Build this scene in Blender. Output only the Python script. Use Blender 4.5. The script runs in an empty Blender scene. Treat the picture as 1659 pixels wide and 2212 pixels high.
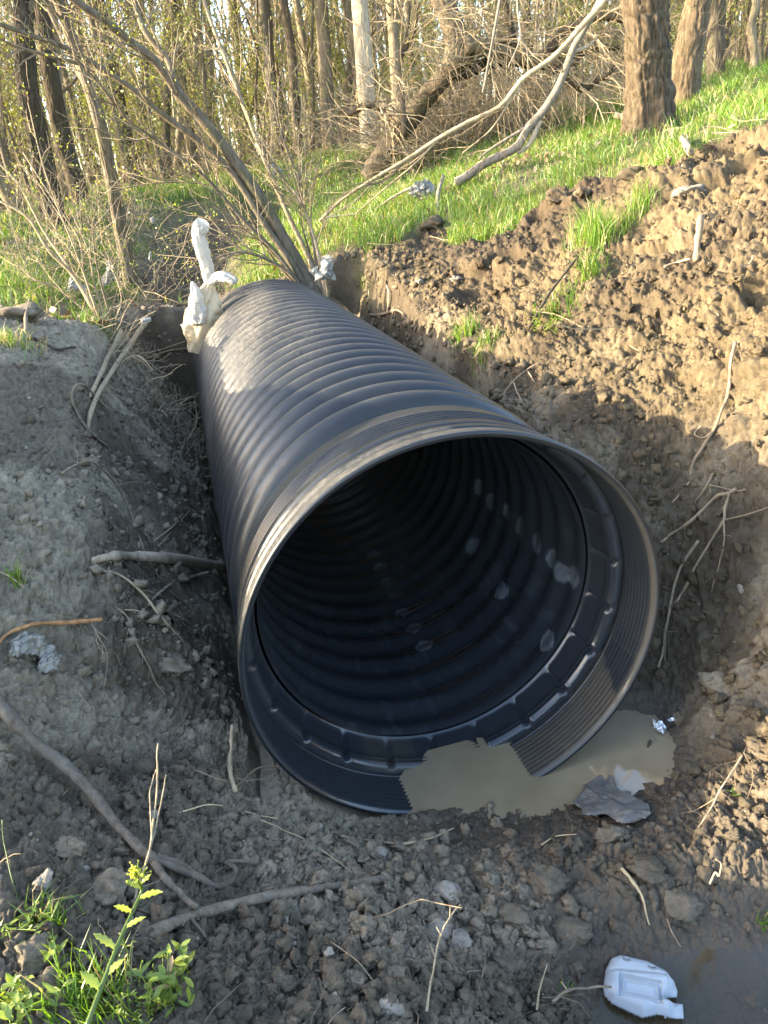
import bpy, math, random
import numpy as np
from mathutils import Matrix, Vector

SC = bpy.context.scene
COL = SC.collection
RNG = np.random.default_rng(7)

# ------------------------------------------------------------------ camera
W, H, F = 1659.0, 2212.0, 1644.0
PITCH, ROLL, PSI = math.radians(23.854), math.radians(-6.0), math.radians(-12.475)
CAM = np.array([0.0, 0.0, 2.0])
_c, _s = math.cos(PITCH), math.sin(PITCH)
FW = np.array([0, _c, -_s]); _up = np.array([0, _s, _c]); _rt = np.array([1.0, 0, 0])
RT = math.cos(ROLL) * _rt + math.sin(ROLL) * _up
UP = -math.sin(ROLL) * _rt + math.cos(ROLL) * _up
cd = bpy.data.cameras.new("camera")
cam = bpy.data.objects.new("camera", cd)
COL.objects.link(cam)
M = Matrix.Identity(4)
for i in range(3):
    M[i][0], M[i][1], M[i][2], M[i][3] = RT[i], UP[i], -FW[i], CAM[i]
cam.matrix_world = M
cd.sensor_fit = 'HORIZONTAL'; cd.sensor_width = 36.0; cd.lens = 36.0 * F / W
cd.clip_start = 0.05; cd.clip_end = 600
SC.camera = cam

# ------------------------------------------------------------------ sky, sun, exposure
SUN_EL, SUN_AZ = math.radians(17.0), math.radians(264.0)      # azimuth clockwise from +Y (seen from above)
wd = bpy.data.worlds.new("World"); SC.world = wd; wd.use_nodes = True
nt = wd.node_tree; nt.nodes.clear()
sky = nt.nodes.new("ShaderNodeTexSky"); sky.sky_type = 'NISHITA'; sky.sun_disc = False
sky.sun_elevation = SUN_EL; sky.sun_rotation = SUN_AZ
sky.air_density = 1.0; sky.dust_density = 2.0; sky.ozone_density = 1.0
bg = nt.nodes.new("ShaderNodeBackground"); bg.inputs[1].default_value = 0.15
wo = nt.nodes.new("ShaderNodeOutputWorld")
nt.links.new(sky.outputs[0], bg.inputs[0]); nt.links.new(bg.outputs[0], wo.inputs[0])
sl_ = bpy.data.lights.new("sun", 'SUN'); sl_.energy = 3.2; sl_.angle = math.radians(0.5); sl_.color = (1.0, 0.86, 0.62)
sun = bpy.data.objects.new("sun", sl_); COL.objects.link(sun)
sdir = Vector((math.sin(SUN_AZ) * math.cos(SUN_EL), math.cos(SUN_AZ) * math.cos(SUN_EL), math.sin(SUN_EL)))
sun.rotation_euler = sdir.to_track_quat('Z', 'Y').to_euler(); sun.location = sdir * 40
SC.view_settings.view_transform = 'Standard'; SC.view_settings.look = 'None'
SC.view_settings.exposure = 3.05; SC.view_settings.gamma = 1.0
SC.render.engine = 'CYCLES'
SC.cycles.max_bounces = 8; SC.cycles.transparent_max_bounces = 16; SC.cycles.use_denoising = True; SC.cycles.denoising_prefilter = 'ACCURATE'; SC.cycles.denoising_input_passes = 'RGB_ALBEDO_NORMAL'

# ------------------------------------------------------------------ picture <-> place
def ray(px, py): return FW + (px - W / 2) / F * RT - (py - H / 2) / F * UP
def atY(px, py, Y): r = ray(px, py); return CAM + r * (Y / r[1])
def atZ(px, py, Z): r = ray(px, py); return CAM + r * ((Z - CAM[2]) / r[2])
def px_size(p): return float((np.asarray(p) - CAM) @ FW) / F       # metres per photo pixel at p

# pipe frame: s along the pipe away from its mouth, l to the right, z up
PC = np.array([0.2073, 2.0341, 0.618])
PA = np.array([math.sin(PSI), math.cos(PSI), 0.0]); PU = np.array([math.cos(PSI), -math.sin(PSI), 0.0])
def SLP(s, l, z): return PC + PA * s + PU * l + np.array([0, 0, z - PC[2]])
def to_sl(x, y):
    dx, dy = x - PC[0], y - PC[1]
    return dx * PA[0] + dy * PA[1], dx * PU[0] + dy * PU[1]
WATER = -0.02

# ------------------------------------------------------------------ noise
def _hash(i, j, seed):
    n = (i.astype(np.int64) * 374761393 + j.astype(np.int64) * 668265263 + seed * 974634777) & 0x7fffffff
    n = ((n ^ (n >> 13)) * 1274126177) & 0x7fffffff
    n = ((n ^ (n >> 11)) * 1103515245 + 12345) & 0x7fffffff
    return ((n ^ (n >> 15)) & 0xfffff) / float(0xfffff)
def vnoise(x, y, seed=0):
    xi, yi = np.floor(x), np.floor(y); fx, fy = x - xi, y - yi
    u = fx * fx * fx * (fx * (fx * 6 - 15) + 10); v = fy * fy * fy * (fy * (fy * 6 - 15) + 10)
    a = _hash(xi, yi, seed); b = _hash(xi + 1, yi, seed); c = _hash(xi, yi + 1, seed); d = _hash(xi + 1, yi + 1, seed)
    return (a + (b - a) * u + (c - a) * v + (a - b - c + d) * u * v) * 2 - 1
def fbm(x, y, octv=4, seed=0, gain=0.5):
    o = np.zeros_like(x); amp = 1.0
    for k in range(octv):
        ca, sa = math.cos(0.6 * k), math.sin(0.6 * k)
        o += amp * vnoise((x * ca - y * sa) * 2 ** k + 17.3 * k, (x * sa + y * ca) * 2 ** k - 9.1 * k, seed + k)
        amp *= gain
    return o
def clods(x, y, cell, seed=0):
    """rounded lumps of uneven size: the highest dome reaching over a point"""
    X, Y = x / cell, y / cell
    xi, yi = np.floor(X), np.floor(Y); best = np.zeros_like(x)
    for di in (-1, 0, 1):
        for dj in (-1, 0, 1):
            ci, cj = xi + di, yi + dj
            cx = ci + _hash(ci, cj, seed); cy = cj + _hash(ci, cj, seed + 1)
            rr = 0.25 + 0.6 * _hash(ci, cj, seed + 2) ** 1.6
            q = 1 - ((X - cx) ** 2 + (Y - cy) ** 2) / (rr * rr)
            np.maximum(best, np.sqrt(np.maximum(q, 0)) * rr, out=best)
    return best
def sstep(a, b, x):
    t = np.clip((x - a) / (b - a), 0, 1); return t * t * (3 - 2 * t)

# ------------------------------------------------------------------ lie of the land: height points, smoothly joined
_T = [(40,2180,.98),(300,2200,1.0),(600,2200,1.03),(900,2200,1.06),(100,1950,1.25),(350,1950,1.32),(650,1950,1.45),(950,1950,1.55),
(20,1700,1.6),(250,1720,1.72),(480,1700,1.83),(680,1800,1.82),
(560,1640,2.04),(400,1600,2.10),(200,1580,1.98),(20,1500,1.88),(480,1400,2.5),(300,1300,2.42),(20,1200,2.35),
(440,1100,3.2),(250,1050,3.0),(20,950,3.05),(410,880,4.4),(250,850,3.95),(20,790,3.85),(410,760,5.6),(250,740,5.0),(60,690,4.85),
(1440,1480,2.42),(1530,1350,2.5),(1640,1300,2.35),(1450,1150,2.8),(1640,1050,2.6),(1300,980,3.0),(1500,950,2.95),(1640,900,2.7),
(1150,860,3.6),(1350,780,3.5),(1600,700,3.25),(1000,760,4.4),(1200,640,4.3),(1450,500,4.3),(1640,450,4.0),(1620,300,5.0),
(880,700,5.1),(1000,600,5.3),(1250,450,5.9),(1100,500,6.2),(800,560,6.6),(730,640,5.9),
(1400,290,8.3),(1480,250,9.6),(1640,195,8.8),(900,420,8.8),(1100,350,9.5),(1250,330,8.2),(750,470,8.5),(700,350,13),(800,340,14.5),
(640,600,6.9),(560,560,8.2),(450,560,9.0),(330,620,8.2),(300,530,9.8),(420,530,10.2),(500,480,10.6),(300,440,11.4),(420,415,14),(250,440,12.5),(180,455,11.2),
(100,640,6.4),(200,670,6.3),(30,600,7.2),(60,520,9.5),(620,400,13.),(420,385,19),(1000,250,16),(1300,200,16)]
_TZ = [(1640,2200,-.085),(1400,2190,-.075),(1250,2190,-.02),(1200,2100,.03),(1450,2090,-.05),(1640,2100,-.07),(1640,1990,-.01),(1480,1950,.03),(1250,1950,.04),(1500,1850,.03),
(1200,1800,.01),(900,1790,.01),(1050,1735,-.06),(1420,1650,-.06),(1340,1580,-.065),(1260,1660,-.075),(1480,1640,.02),(1350,1790,.02),(1530,1560,.05),(1640,1700,.10),(1640,1500,.20),(1580,1640,.07)]
_XYZ = [(0,0,.42),(-.6,.3,.6),(.8,.2,.15),(0,-2,.5),(-3,-2,.9),(3,-2,.6),(2.2,1,.35),(2.6,2.2,.9),(3.2,3.6,1.75),(-8,-8,1.5),(8,-8,1.2),(4.2,4.4,2.3),(6,5,2.5),
(-1.9,.6,.72),(-1.9,1.05,.72),(-3,.6,.80),(-5,.5,.95),(-1.75,1.45,.76),(-2.7,1.4,.90),(-3.6,1.4,1.0),(-4.6,1.4,1.1),
(8,10,2.9),(10,16,3.4),(14,6,2.9),(-8,12,2.0),(-8,20,2.5),(-12,6,1.8),(0,25,2.9),(10,30,3.3),(-12,30,2.8),(0,45,3.2),(25,40,3.6),(-25,40,3.0),(-20,15,2.3),(22,15,3.4),(60,70,4),(-60,70,3.5),(0,90,3.8),(-60,0,2),(60,0,3),(0,-60,1.5)]
_SLZ = [(.52,-2,1.32),(.58,-3,2.05),(1.2,-2.2,1.62),(1.2,-3.2,2.07),(1.2,-4.6,2.2),(1.9,-2.3,1.6),(1.85,-3.2,1.95),(2.0,-4.6,1.8),(2.4,-3.2,1.68),(3,-2.6,1.45),(3.2,-3.6,1.45),(4.2,-3,1.42),(5,-5,1.6),(.8,-4.6,2.1)]  # left crest out of view, heights shaped for the shadow it casts
_pts = [atY(*t) for t in _T] + [atZ(*t) for t in _TZ] + [np.array(p, float) for p in _XYZ] + [SLP(*p) for p in _SLZ]
_pts = np.array(_pts)
def _phi(d2): return np.sqrt(d2 + 0.09)
_d2 = ((_pts[:, None, :2] - _pts[None, :, :2]) ** 2).sum(-1)
_n = len(_pts)
_A = np.zeros((_n + 3, _n + 3)); _A[:_n, :_n] = _phi(_d2) - 0.02 * np.eye(_n)
_A[:_n, _n] = 1; _A[:_n, _n + 1:] = _pts[:, :2]; _A[_n:, :_n] = _A[:_n, _n:].T
_w = np.linalg.solve(_A, np.concatenate([_pts[:, 2], np.zeros(3)]))
def base_h(x, y):
    x = np.atleast_1d(np.asarray(x, float)); y = np.atleast_1d(np.asarray(y, float))
    out = np.empty_like(x)
    for k in range(0, len(x), 40000):
        xs, ys = x[k:k + 40000], y[k:k + 40000]
        d2 = (xs[:, None] - _pts[None, :, 0]) ** 2 + (ys[:, None] - _pts[None, :, 1]) ** 2
        out[k:k + 40000] = _phi(d2) @ _w[:_n] + _w[_n] + _w[_n + 1] * xs + _w[_n + 2] * ys
    return out
def hit_base(px, py, fn=None, lift=0.0, t0=0.8, t1=60):
    r = ray(px, py); t = np.exp(np.linspace(math.log(t0), math.log(t1), 900))
    fn = fn or base_h
    for rep in range(2):
        P = CAM + r * t[:, None]
        below = P[:, 2] < fn(P[:, 0], P[:, 1]) + lift
        if not below.any(): return None
        i = max(1, int(np.argmax(below))); t = np.linspace(t[i - 1], t[i], 60)
    P = CAM + r * t[:, None]; i = int(np.argmax(P[:, 2] < fn(P[:, 0], P[:, 1]) + lift))
    return P[i]
def poly_world(pix):
    return np.array([hit_base(*p)[:2] if len(p) == 2 else atY(*p)[:2] for p in pix])
def inside(poly, x, y):
    c = np.zeros(x.shape, bool); n = len(poly)
    for i in range(n):
        x0, y0 = poly[i]; x1, y1 = poly[(i + 1) % n]
        if y0 == y1: continue
        k = ((y0 > y) != (y1 > y)) & (x < (x1 - x0) * (y - y0) / (y1 - y0) + x0); c ^= k
    return c
def poly_dist(poly, x, y):
    d = np.full(x.shape, 1e9); n = len(poly)
    for i in range(n):
        a = poly[i]; b = poly[(i + 1) % n]; ab = b - a; L = ab @ ab + 1e-12
        t = np.clip(((x - a[0]) * ab[0] + (y - a[1]) * ab[1]) / L, 0, 1)
        d = np.minimum(d, (x - a[0] - t * ab[0]) ** 2 + (y - a[1] - t * ab[1]) ** 2)
    d = np.sqrt(d); return np.where(inside(poly, x, y), d, -d)
# bare soil right of the pipe; bare soil left and in front
_sr = poly_world([(735,668),(790,615),(785,565),(870,535),(930,492),(1000,522),(1100,505),(1190,435),(1330,390),(1440,392),(1500,335),(1590,295),(1655,272)])
SOIL_R = np.vstack([_sr, [[3.6, 5.0], [5.5, 3.0], [5.5, -6], [0.2, -6], [.1, 2.4], [-.3, 5.0]]])
_sl = poly_world([(5,655),(60,676),(130,697),(210,716),(330,722),(405,705)])
SOIL_L = np.vstack([_sl, [[-1.2, 7.0], [-.2, 6.5], [.3, 5.0], [.3, 2.4], [.2, -6], [-7, -6], [-4.6, 1.0], [-3.6, 4.2]]])
CREEK = poly_world([(300,560),(340,470),(420,450),(520,440),(600,410),(660,395),(640,420),(560,470),(520,520),(470,560),(560,590),(420,640),(330,700),(250,650)])
def soil_mask(x, y):
    w = 0.10 * fbm(x * 2.2, y * 2.2, 3, 91)
    s, l = to_sl(x, y); d = np.maximum(poly_dist(SOIL_R, x, y), poly_dist(SOIL_L, x, y)) + w; d = np.maximum(d, np.minimum(np.minimum(np.where(l < 0, 1.2 + l, .82 - l), 5.0 - s), s + 1))
    return sstep(-.07, .07, d)
def creek_mask(x, y):
    return sstep(-.25, .25, poly_dist(CREEK, x, y) + .25 * fbm(x * 1.3, y * 1.3, 3, 55))
def billow(x, y, octv, seed, gain=.55):
    o = np.zeros_like(x); amp = 1.0; tot = 0
    for k in range(octv):
        ca, sa = math.cos(.9 * k), math.sin(.9 * k)
        o += amp * np.sqrt(np.abs(vnoise((x * ca - y * sa) * 2.07 ** k + 5.7 * k, (x * sa + y * ca) * 2.07 ** k - 3.3 * k, seed + k)) + .004); tot += amp; amp *= gain
    return o / tot - .52
def soil_detail(x, y, z, s, l, soil, wet, spoil, front, left):
    # noise runs along the slope, not just over the plan
    L = l + np.sign(l) * .75 * np.maximum(z, 0) * sstep(.2, .9, np.abs(l)); Sx = s + .25 * z
    n1 = fbm(L * 1.7, Sx * 1.7, 4, 11)
    Lw, Sw = L + .03 * fbm(L * 6, Sx * 6, 2, 15), Sx + .03 * fbm(L * 6, Sx * 6, 2, 16)
    big = billow(Lw * 3.1, Sw * 3.1, 3, 22); mid = billow(Lw * 9, Sw * 9, 3, 32); fin = billow(Lw * 24, Sw * 24, 3, 42); crumb = billow(L * 62, Sx * 62, 2, 47)
    c2 = clods(Lw, Sw, .13, 31); c3 = clods(Lw, Sw, .06, 45); c4 = clods(L, Sx, .024, 51)
    patch = sstep(-.35, .5, fbm(L * 2.3, Sx * 2.3, 3, 71)); pick = sstep(.0, .5, fbm(L * 1.9 + 7, Sx * 1.9, 3, 75))
    d = (.035 + .06 * spoil + .045 * front + .03 * left) * big
    d += (.036 + .045 * spoil + .055 * front * patch) * mid
    d += (.036 + .018 * spoil + .018 * front) * fin + (.014 + .006 * spoil + .004 * front) * crumb
    d += (.25 * pick + .05) * (.02 * spoil + .060 * front + .012) * c2 * 1.6 + (.010 + .014 * spoil + .014 * front) * c3 * 1.2 + .008 * c4 * (.5 + patch)
    d += (.022 + .04 * spoil) * n1 + .003 * fbm(L * 60, Sx * 60, 2, 17)
    # washed-out holes in the spoil
    d -= .10 * spoil * sstep(.35, .6, fbm(L * 2.4 + 3, Sx * 2.4, 2, 81))
    return d
def ground_h(x, y, full=False):
    x = np.atleast_1d(np.asarray(x, float)); y = np.atleast_1d(np.asarray(y, float))
    z = base_h(x, y); s, l = to_sl(x, y); r = np.hypot(x, y)
    soil = soil_mask(x, y)
    spoil = sstep(.95, 1.5, l + .3 * fbm(x, y, 2, 4)) * sstep(.2, .8, s) * soil
    wet = 1 - sstep(.0, .10, z - WATER + .02 * fbm(x * 5, y * 5, 2, 61))
    front = (1 - sstep(-.25, .15, s)) * sstep(-.75, -.1, l) * (1 - wet * .55)
    left = sstep(.55, .8, -l) * sstep(-.3, .3, s) * soil
    near = 1 - sstep(7, 12, r)
    d = soil_detail(x, y, z, s, l, soil, wet, spoil, front, left) * soil * (1 - .62 * wet) * near
    z2 = z + (1 - soil) * (.05 * fbm(x * .8, y * .8, 3, 5) * sstep(4, 7, r))
    ck = creek_mask(x, y)
    z2 = z2 - ck * (.30 + .16 * fbm(x * 2, y * 2, 3, 8)) * sstep(4.9, 5.6, s) + (1 - near) * .10 * fbm(x * .35, y * .35, 3, 6)
    # slope of the bank, so that lumps grow out of it squarely
    e = .06; gx = (base_h(x + e, y) - base_h(x - e, y)) / (2 * e); gy = (base_h(x, y + e) - base_h(x, y - e)) / (2 * e)
    q = 1 / np.sqrt(1 + gx * gx + gy * gy)
    zv = z2 + d / q                                  # height straight above (x, y)
    # bed of the pipe
    al = np.abs(l) + .02 * fbm(s * 4, l * 2, 2, 66)
    zp = np.where(al < .705, np.minimum(PC[2] - np.sqrt(np.maximum(.715 ** 2 - al * al, 0)) - .012, np.where(l < 0, .20, 9)), np.where(l < 0, .20 + (al - .725) * 1.75, PC[2] - .012 + (al - .725) * 4.5))
    out = np.maximum(-.02 - s, s - 4.66)
    zp = np.where(out > 0, zp + out * 9, zp)
    zp = zp + sstep(.71, .76, al) * (1.6 * d * soil + .06 * fbm(s * 5, l * 5 + z, 4, 67) + .05 * billow(s * 11, l * 11, 3, 68))
    cutd = np.minimum(zv, zp)
    if full:
        free = zv <= zp; f = np.where(free, 1.0, 0)
        X, Y = x - gx * q * d * f, y - gy * q * d * f; Z = np.where(free, z2 + q * d, zp)
        s2, l2 = to_sl(X, Y); bad = (np.hypot(l2, Z - PC[2]) < .715) & (s2 > -.01) & (s2 < 4.7)
        X, Y, Z = np.where(bad, x, X), np.where(bad, y, Y), np.where(bad, np.minimum(zp, Z), Z)
        return X, Y, Z, soil, wet, spoil, ck, left
    return cutd
def G(px, py, lift=0.0): return hit_base(px, py, ground_h, lift)

# ------------------------------------------------------------------ mesh builder
class MB:
    def __init__(self): self.v = []; self.q = []; self.t = []; self.n = 0; self.at = []
    def add(self, v, q=None, t=None, at=None):
        v = np.asarray(v, np.float32).reshape(-1, 3)
        if q is not None and len(q): self.q.append(np.asarray(q, np.int64) + self.n)
        if t is not None and len(t): self.t.append(np.asarray(t, np.int64) + self.n)
        self.v.append(v); self.n += len(v)
        self.at.append(np.full(len(v), 0.0 if at is None else 0, np.float32) if at is None or np.isscalar(at) else np.asarray(at, np.float32))
        if at is not None and np.isscalar(at): self.at[-1][:] = at
    def tube(self, pts, rad, sides=6, cap=True, at=0.0, knob=0.0):
        pts = np.asarray(pts, float); n = len(pts); rad = np.broadcast_to(np.asarray(rad, float), (n,))
        T = np.gradient(pts, axis=0); T /= np.linalg.norm(T, axis=1)[:, None] + 1e-12
        ref = np.array([0, 0, 1.0]) if abs(T[0][2]) < .9 else np.array([1.0, 0, 0])
        N = np.empty_like(pts); nn = np.cross(T[0], ref); nn /= np.linalg.norm(nn)
        for i in range(n):
            nn = nn - T[i] * (nn @ T[i]); nn /= np.linalg.norm(nn) + 1e-12; N[i] = nn
        B = np.cross(T, N); a = np.arange(sides) * (2 * math.pi / sides)
        rr = rad[:, None] * (1 + knob * RNG.uniform(-1, 1, (n, sides)) if knob else 1.0)
        V = pts[:, None] + (N[:, None] * np.cos(a)[None, :, None] + B[:, None] * np.sin(a)[None, :, None]) * (rr[:, :, None] if knob else rad[:, None, None])
        i = np.arange(n - 1)[:, None] * sides; k = np.arange(sides)[None]; k2 = (k + 1) % sides
        Q = np.stack([i + k, i + k2, i + sides + k2, i + sides + k], -1).reshape(-1, 4)
        V = V.reshape(-1, 3); Tt = None
        if cap:
            V = np.vstack([V, pts[0] - T[0] * rad[0] * .3, pts[-1] + T[-1] * rad[-1] * .6]); c0 = n * sides
            kk = np.arange(sides); Tt = np.vstack([np.stack([np.full(sides, c0), (kk + 1) % sides, kk], 1),
                                                   np.stack([np.full(sides, c0 + 1), (n - 1) * sides + kk, (n - 1) * sides + (kk + 1) % sides], 1)])
        self.add(V, Q, Tt, at)
    def build(self, name, mat, parent=None, smooth=True, attr=None):
        me = bpy.data.meshes.new(name)
        V = np.concatenate(self.v) if self.v else np.zeros((0, 3), np.float32)
        Q = np.concatenate(self.q) if self.q else np.zeros((0, 4), np.int64)
        T = np.concatenate(self.t) if self.t else np.zeros((0, 3), np.int64)
        me.vertices.add(len(V)); me.vertices.foreach_set("co", V.astype(np.float32).ravel())
        li = np.concatenate([Q.ravel(), T.ravel()]).astype(np.int32)
        me.loops.add(len(li)); me.loops.foreach_set("vertex_index", li)
        ls = np.concatenate([np.arange(len(Q)) * 4, len(Q) * 4 + np.arange(len(T)) * 3]).astype(np.int32)
        me.polygons.add(len(ls)); me.polygons.foreach_set("loop_start", ls)
        me.polygons.foreach_set("use_smooth", np.full(len(ls), smooth, bool))
        me.update(calc_edges=True)
        a = me.attributes.new("var", 'FLOAT', 'POINT'); a.data.foreach_set("value", np.concatenate(self.at) if self.at else [])
        for k, val in (attr or {}).items():
            aa = me.attributes.new(k, 'FLOAT', 'POINT'); aa.data.foreach_set("value", np.asarray(val, np.float32))
        if mat: me.materials.append(mat)
        o = bpy.data.objects.new(name, me); COL.objects.link(o)
        if parent is not None:
            o.parent = parent; pw = parent.matrix_basis.translation
            me.transform(Matrix.Translation(-Vector(pw)))
        return o
def tag(o, label=None, cat=None, group=None, kind=None):
    if label: o["label"] = label
    if cat: o["category"] = cat
    if group: o["group"] = group
    if kind: o["kind"] = kind
    return o
def empty(name, loc, label, cat, group=None):
    o = bpy.data.objects.new(name, None); COL.objects.link(o); o.location = Vector([float(v) for v in loc]); o.empty_display_size = .1
    o.matrix_basis = Matrix.Translation(Vector([float(v) for v in loc]))
    return tag(o, label, cat, group)
def spline(P, n):
    """Catmull-Rom through points, n samples"""
    P = np.asarray(P, float)
    if len(P) < 3:
        t = np.linspace(0, 1, n)[:, None]; return P[0] * (1 - t) + P[-1] * t
    Q = np.vstack([2 * P[0] - P[1], P, 2 * P[-1] - P[-2]])
    t = np.linspace(0, len(P) - 1 - 1e-6, n); i = t.astype(int); f = (t - i)[:, None]
    a, b, c, d = Q[i], Q[i + 1], Q[i + 2], Q[i + 3]
    return .5 * (2 * b + (c - a) * f + (2 * a - 5 * b + 4 * c - d) * f * f + (3 * b - a - 3 * c + d) * f ** 3)

# ------------------------------------------------------------------ materials
def mat(name):
    m = bpy.data.materials.new(name); m.use_nodes = True; t = m.node_tree
    return m, t, t.nodes["Principled BSDF"]
def N(t, kind, **kw):
    n = t.nodes.new("ShaderNode" + kind)
    for k, v in kw.items():
        if k in n.inputs: n.inputs[k].default_value = v
        else: setattr(n, k, v)
    return n
def ramp(t, src, stops):
    r = t.nodes.new("ShaderNodeValToRGB"); e = r.color_ramp.elements
    while len(e) < len(stops): e.new(.5)
    for k, (p, c) in enumerate(stops): e[k].position = p; e[k].color = (*c, 1) if len(c) == 3 else c
    t.links.new(src, r.inputs[0]); return r.outputs[0]
def mix(t, fac, a, b, blend='MIX'):
    n = t.nodes.new("ShaderNodeMix"); n.data_type = 'RGBA'; n.blend_type = blend
    for sock, v in ((n.inputs[0], fac), (n.inputs[6], a), (n.inputs[7], b)):
        if hasattr(v, "is_linked"): t.links.new(v, sock)
        elif isinstance(v, tuple): sock.default_value = (*v, 1)
        else: sock.default_value = v
    return n.outputs[2]
def attr(t, name): return N(t, "Attribute", attribute_name=name).outputs["Fac"]
def tex(t, scale, detail=4, rough=.6, coord=None, kind="TexNoise"):
    n = N(t, kind, Scale=scale)
    if kind == "TexNoise": n.inputs["Detail"].default_value = detail; n.inputs["Roughness"].default_value = rough
    if coord is None: coord = N(t, "TexCoord").outputs["Object"]
    t.links.new(coord, n.inputs["Vector"]); return n.outputs[0]
def math_(t, op, a, b=0.0, clamp=False):
    n = t.nodes.new("ShaderNodeMath"); n.operation = op; n.use_clamp = clamp
    for sock, v in zip(n.inputs, (a, b)):
        if hasattr(v, "is_linked"): t.links.new(v, sock)
        else: sock.default_value = v
    return n.outputs[0]
def bump(t, b, height, strength=.4, dist=.01, prev=None):
    n = N(t, "Bump", Strength=strength, Distance=dist); t.links.new(height, n.inputs["Height"])
    if prev is not None: t.links.new(prev, n.inputs["Normal"])
    t.links.new(n.outputs[0], b.inputs["Normal"]); return n.outputs[0]

def soil_material():
    m, t, b = mat("soil")
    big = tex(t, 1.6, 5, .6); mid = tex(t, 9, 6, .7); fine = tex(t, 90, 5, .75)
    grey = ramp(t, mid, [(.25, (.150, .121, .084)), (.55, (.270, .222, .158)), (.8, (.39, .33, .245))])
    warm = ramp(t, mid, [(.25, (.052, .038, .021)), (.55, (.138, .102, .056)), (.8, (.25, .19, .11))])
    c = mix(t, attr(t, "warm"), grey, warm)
    grit = tex(t, 260, 4, .8); pit = tex(t, 34, 6, .8)
    c = mix(t, ramp(t, pit, [(.36, (.75, .75, .75)), (.52, (0, 0, 0))]), c, mix(t, .7, c, (.030, .022, .015)))
    c = mix(t, ramp(t, grit, [(.40, (.6, .6, .6)), (.54, (0, 0, 0))]), c, mix(t, .6, c, (.040, .030, .020)))
    c = mix(t, ramp(t, grit, [(.60, (0, 0, 0)), (.74, (.5, .5, .5))]), c, mix(t, .5, c, (.36, .31, .24)))
    spots = N(t, "TexVoronoi", Scale=55.0); t.links.new(N(t, "TexCoord").outputs["Object"], spots.inputs["Vector"])
    sp = ramp(t, spots.outputs["Distance"], [(.05, (1, 1, 1)), (.11, (0, 0, 0))])
    pick = ramp(t, spots.outputs["Color"], [(.80, (0, 0, 0)), (.84, (1, 1, 1))])
    c = mix(t, math_(t, 'MULTIPLY', math_(t, 'MULTIPLY', sp, pick), .55), c, (.42, .37, .30))
    wetc = mix(t, big, (.050, .039, .028), (.090, .073, .053))
    c = mix(t, math_(t, 'MULTIPLY', attr(t, "damp_shade"), .8), c, mix(t, mid, (.022, .016, .010), (.075, .054, .034)))
    c = mix(t, attr(t, "wet"), c, wetc)
    turf = ramp(t, mid, [(.3, (.030, .040, .010)), (.6, (.075, .085, .022)), (.8, (.17, .14, .06))])
    c = mix(t, attr(t, "turf"), c, turf)
    litter = ramp(t, mid, [(.3, (.055, .040, .024)), (.55, (.15, .115, .07)), (.8, (.26, .21, .14))])
    c = mix(t, attr(t, "litter"), c, litter)
    t.links.new(c, b.inputs["Base Color"])
    t.links.new(math_(t, 'SUBTRACT', .95, math_(t, 'MULTIPLY', attr(t, "wet"), .68)), b.inputs["Roughness"])
    b.inputs["Specular IOR Level"].default_value = .25
    p = bump(t, b, mid, .5, .02); p = bump(t, b, pit, .6, .012, p); p = bump(t, b, fine, .7, .006, p); bump(t, b, grit, .6, .002, p)
    return m
M_SOIL = soil_material()

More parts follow.
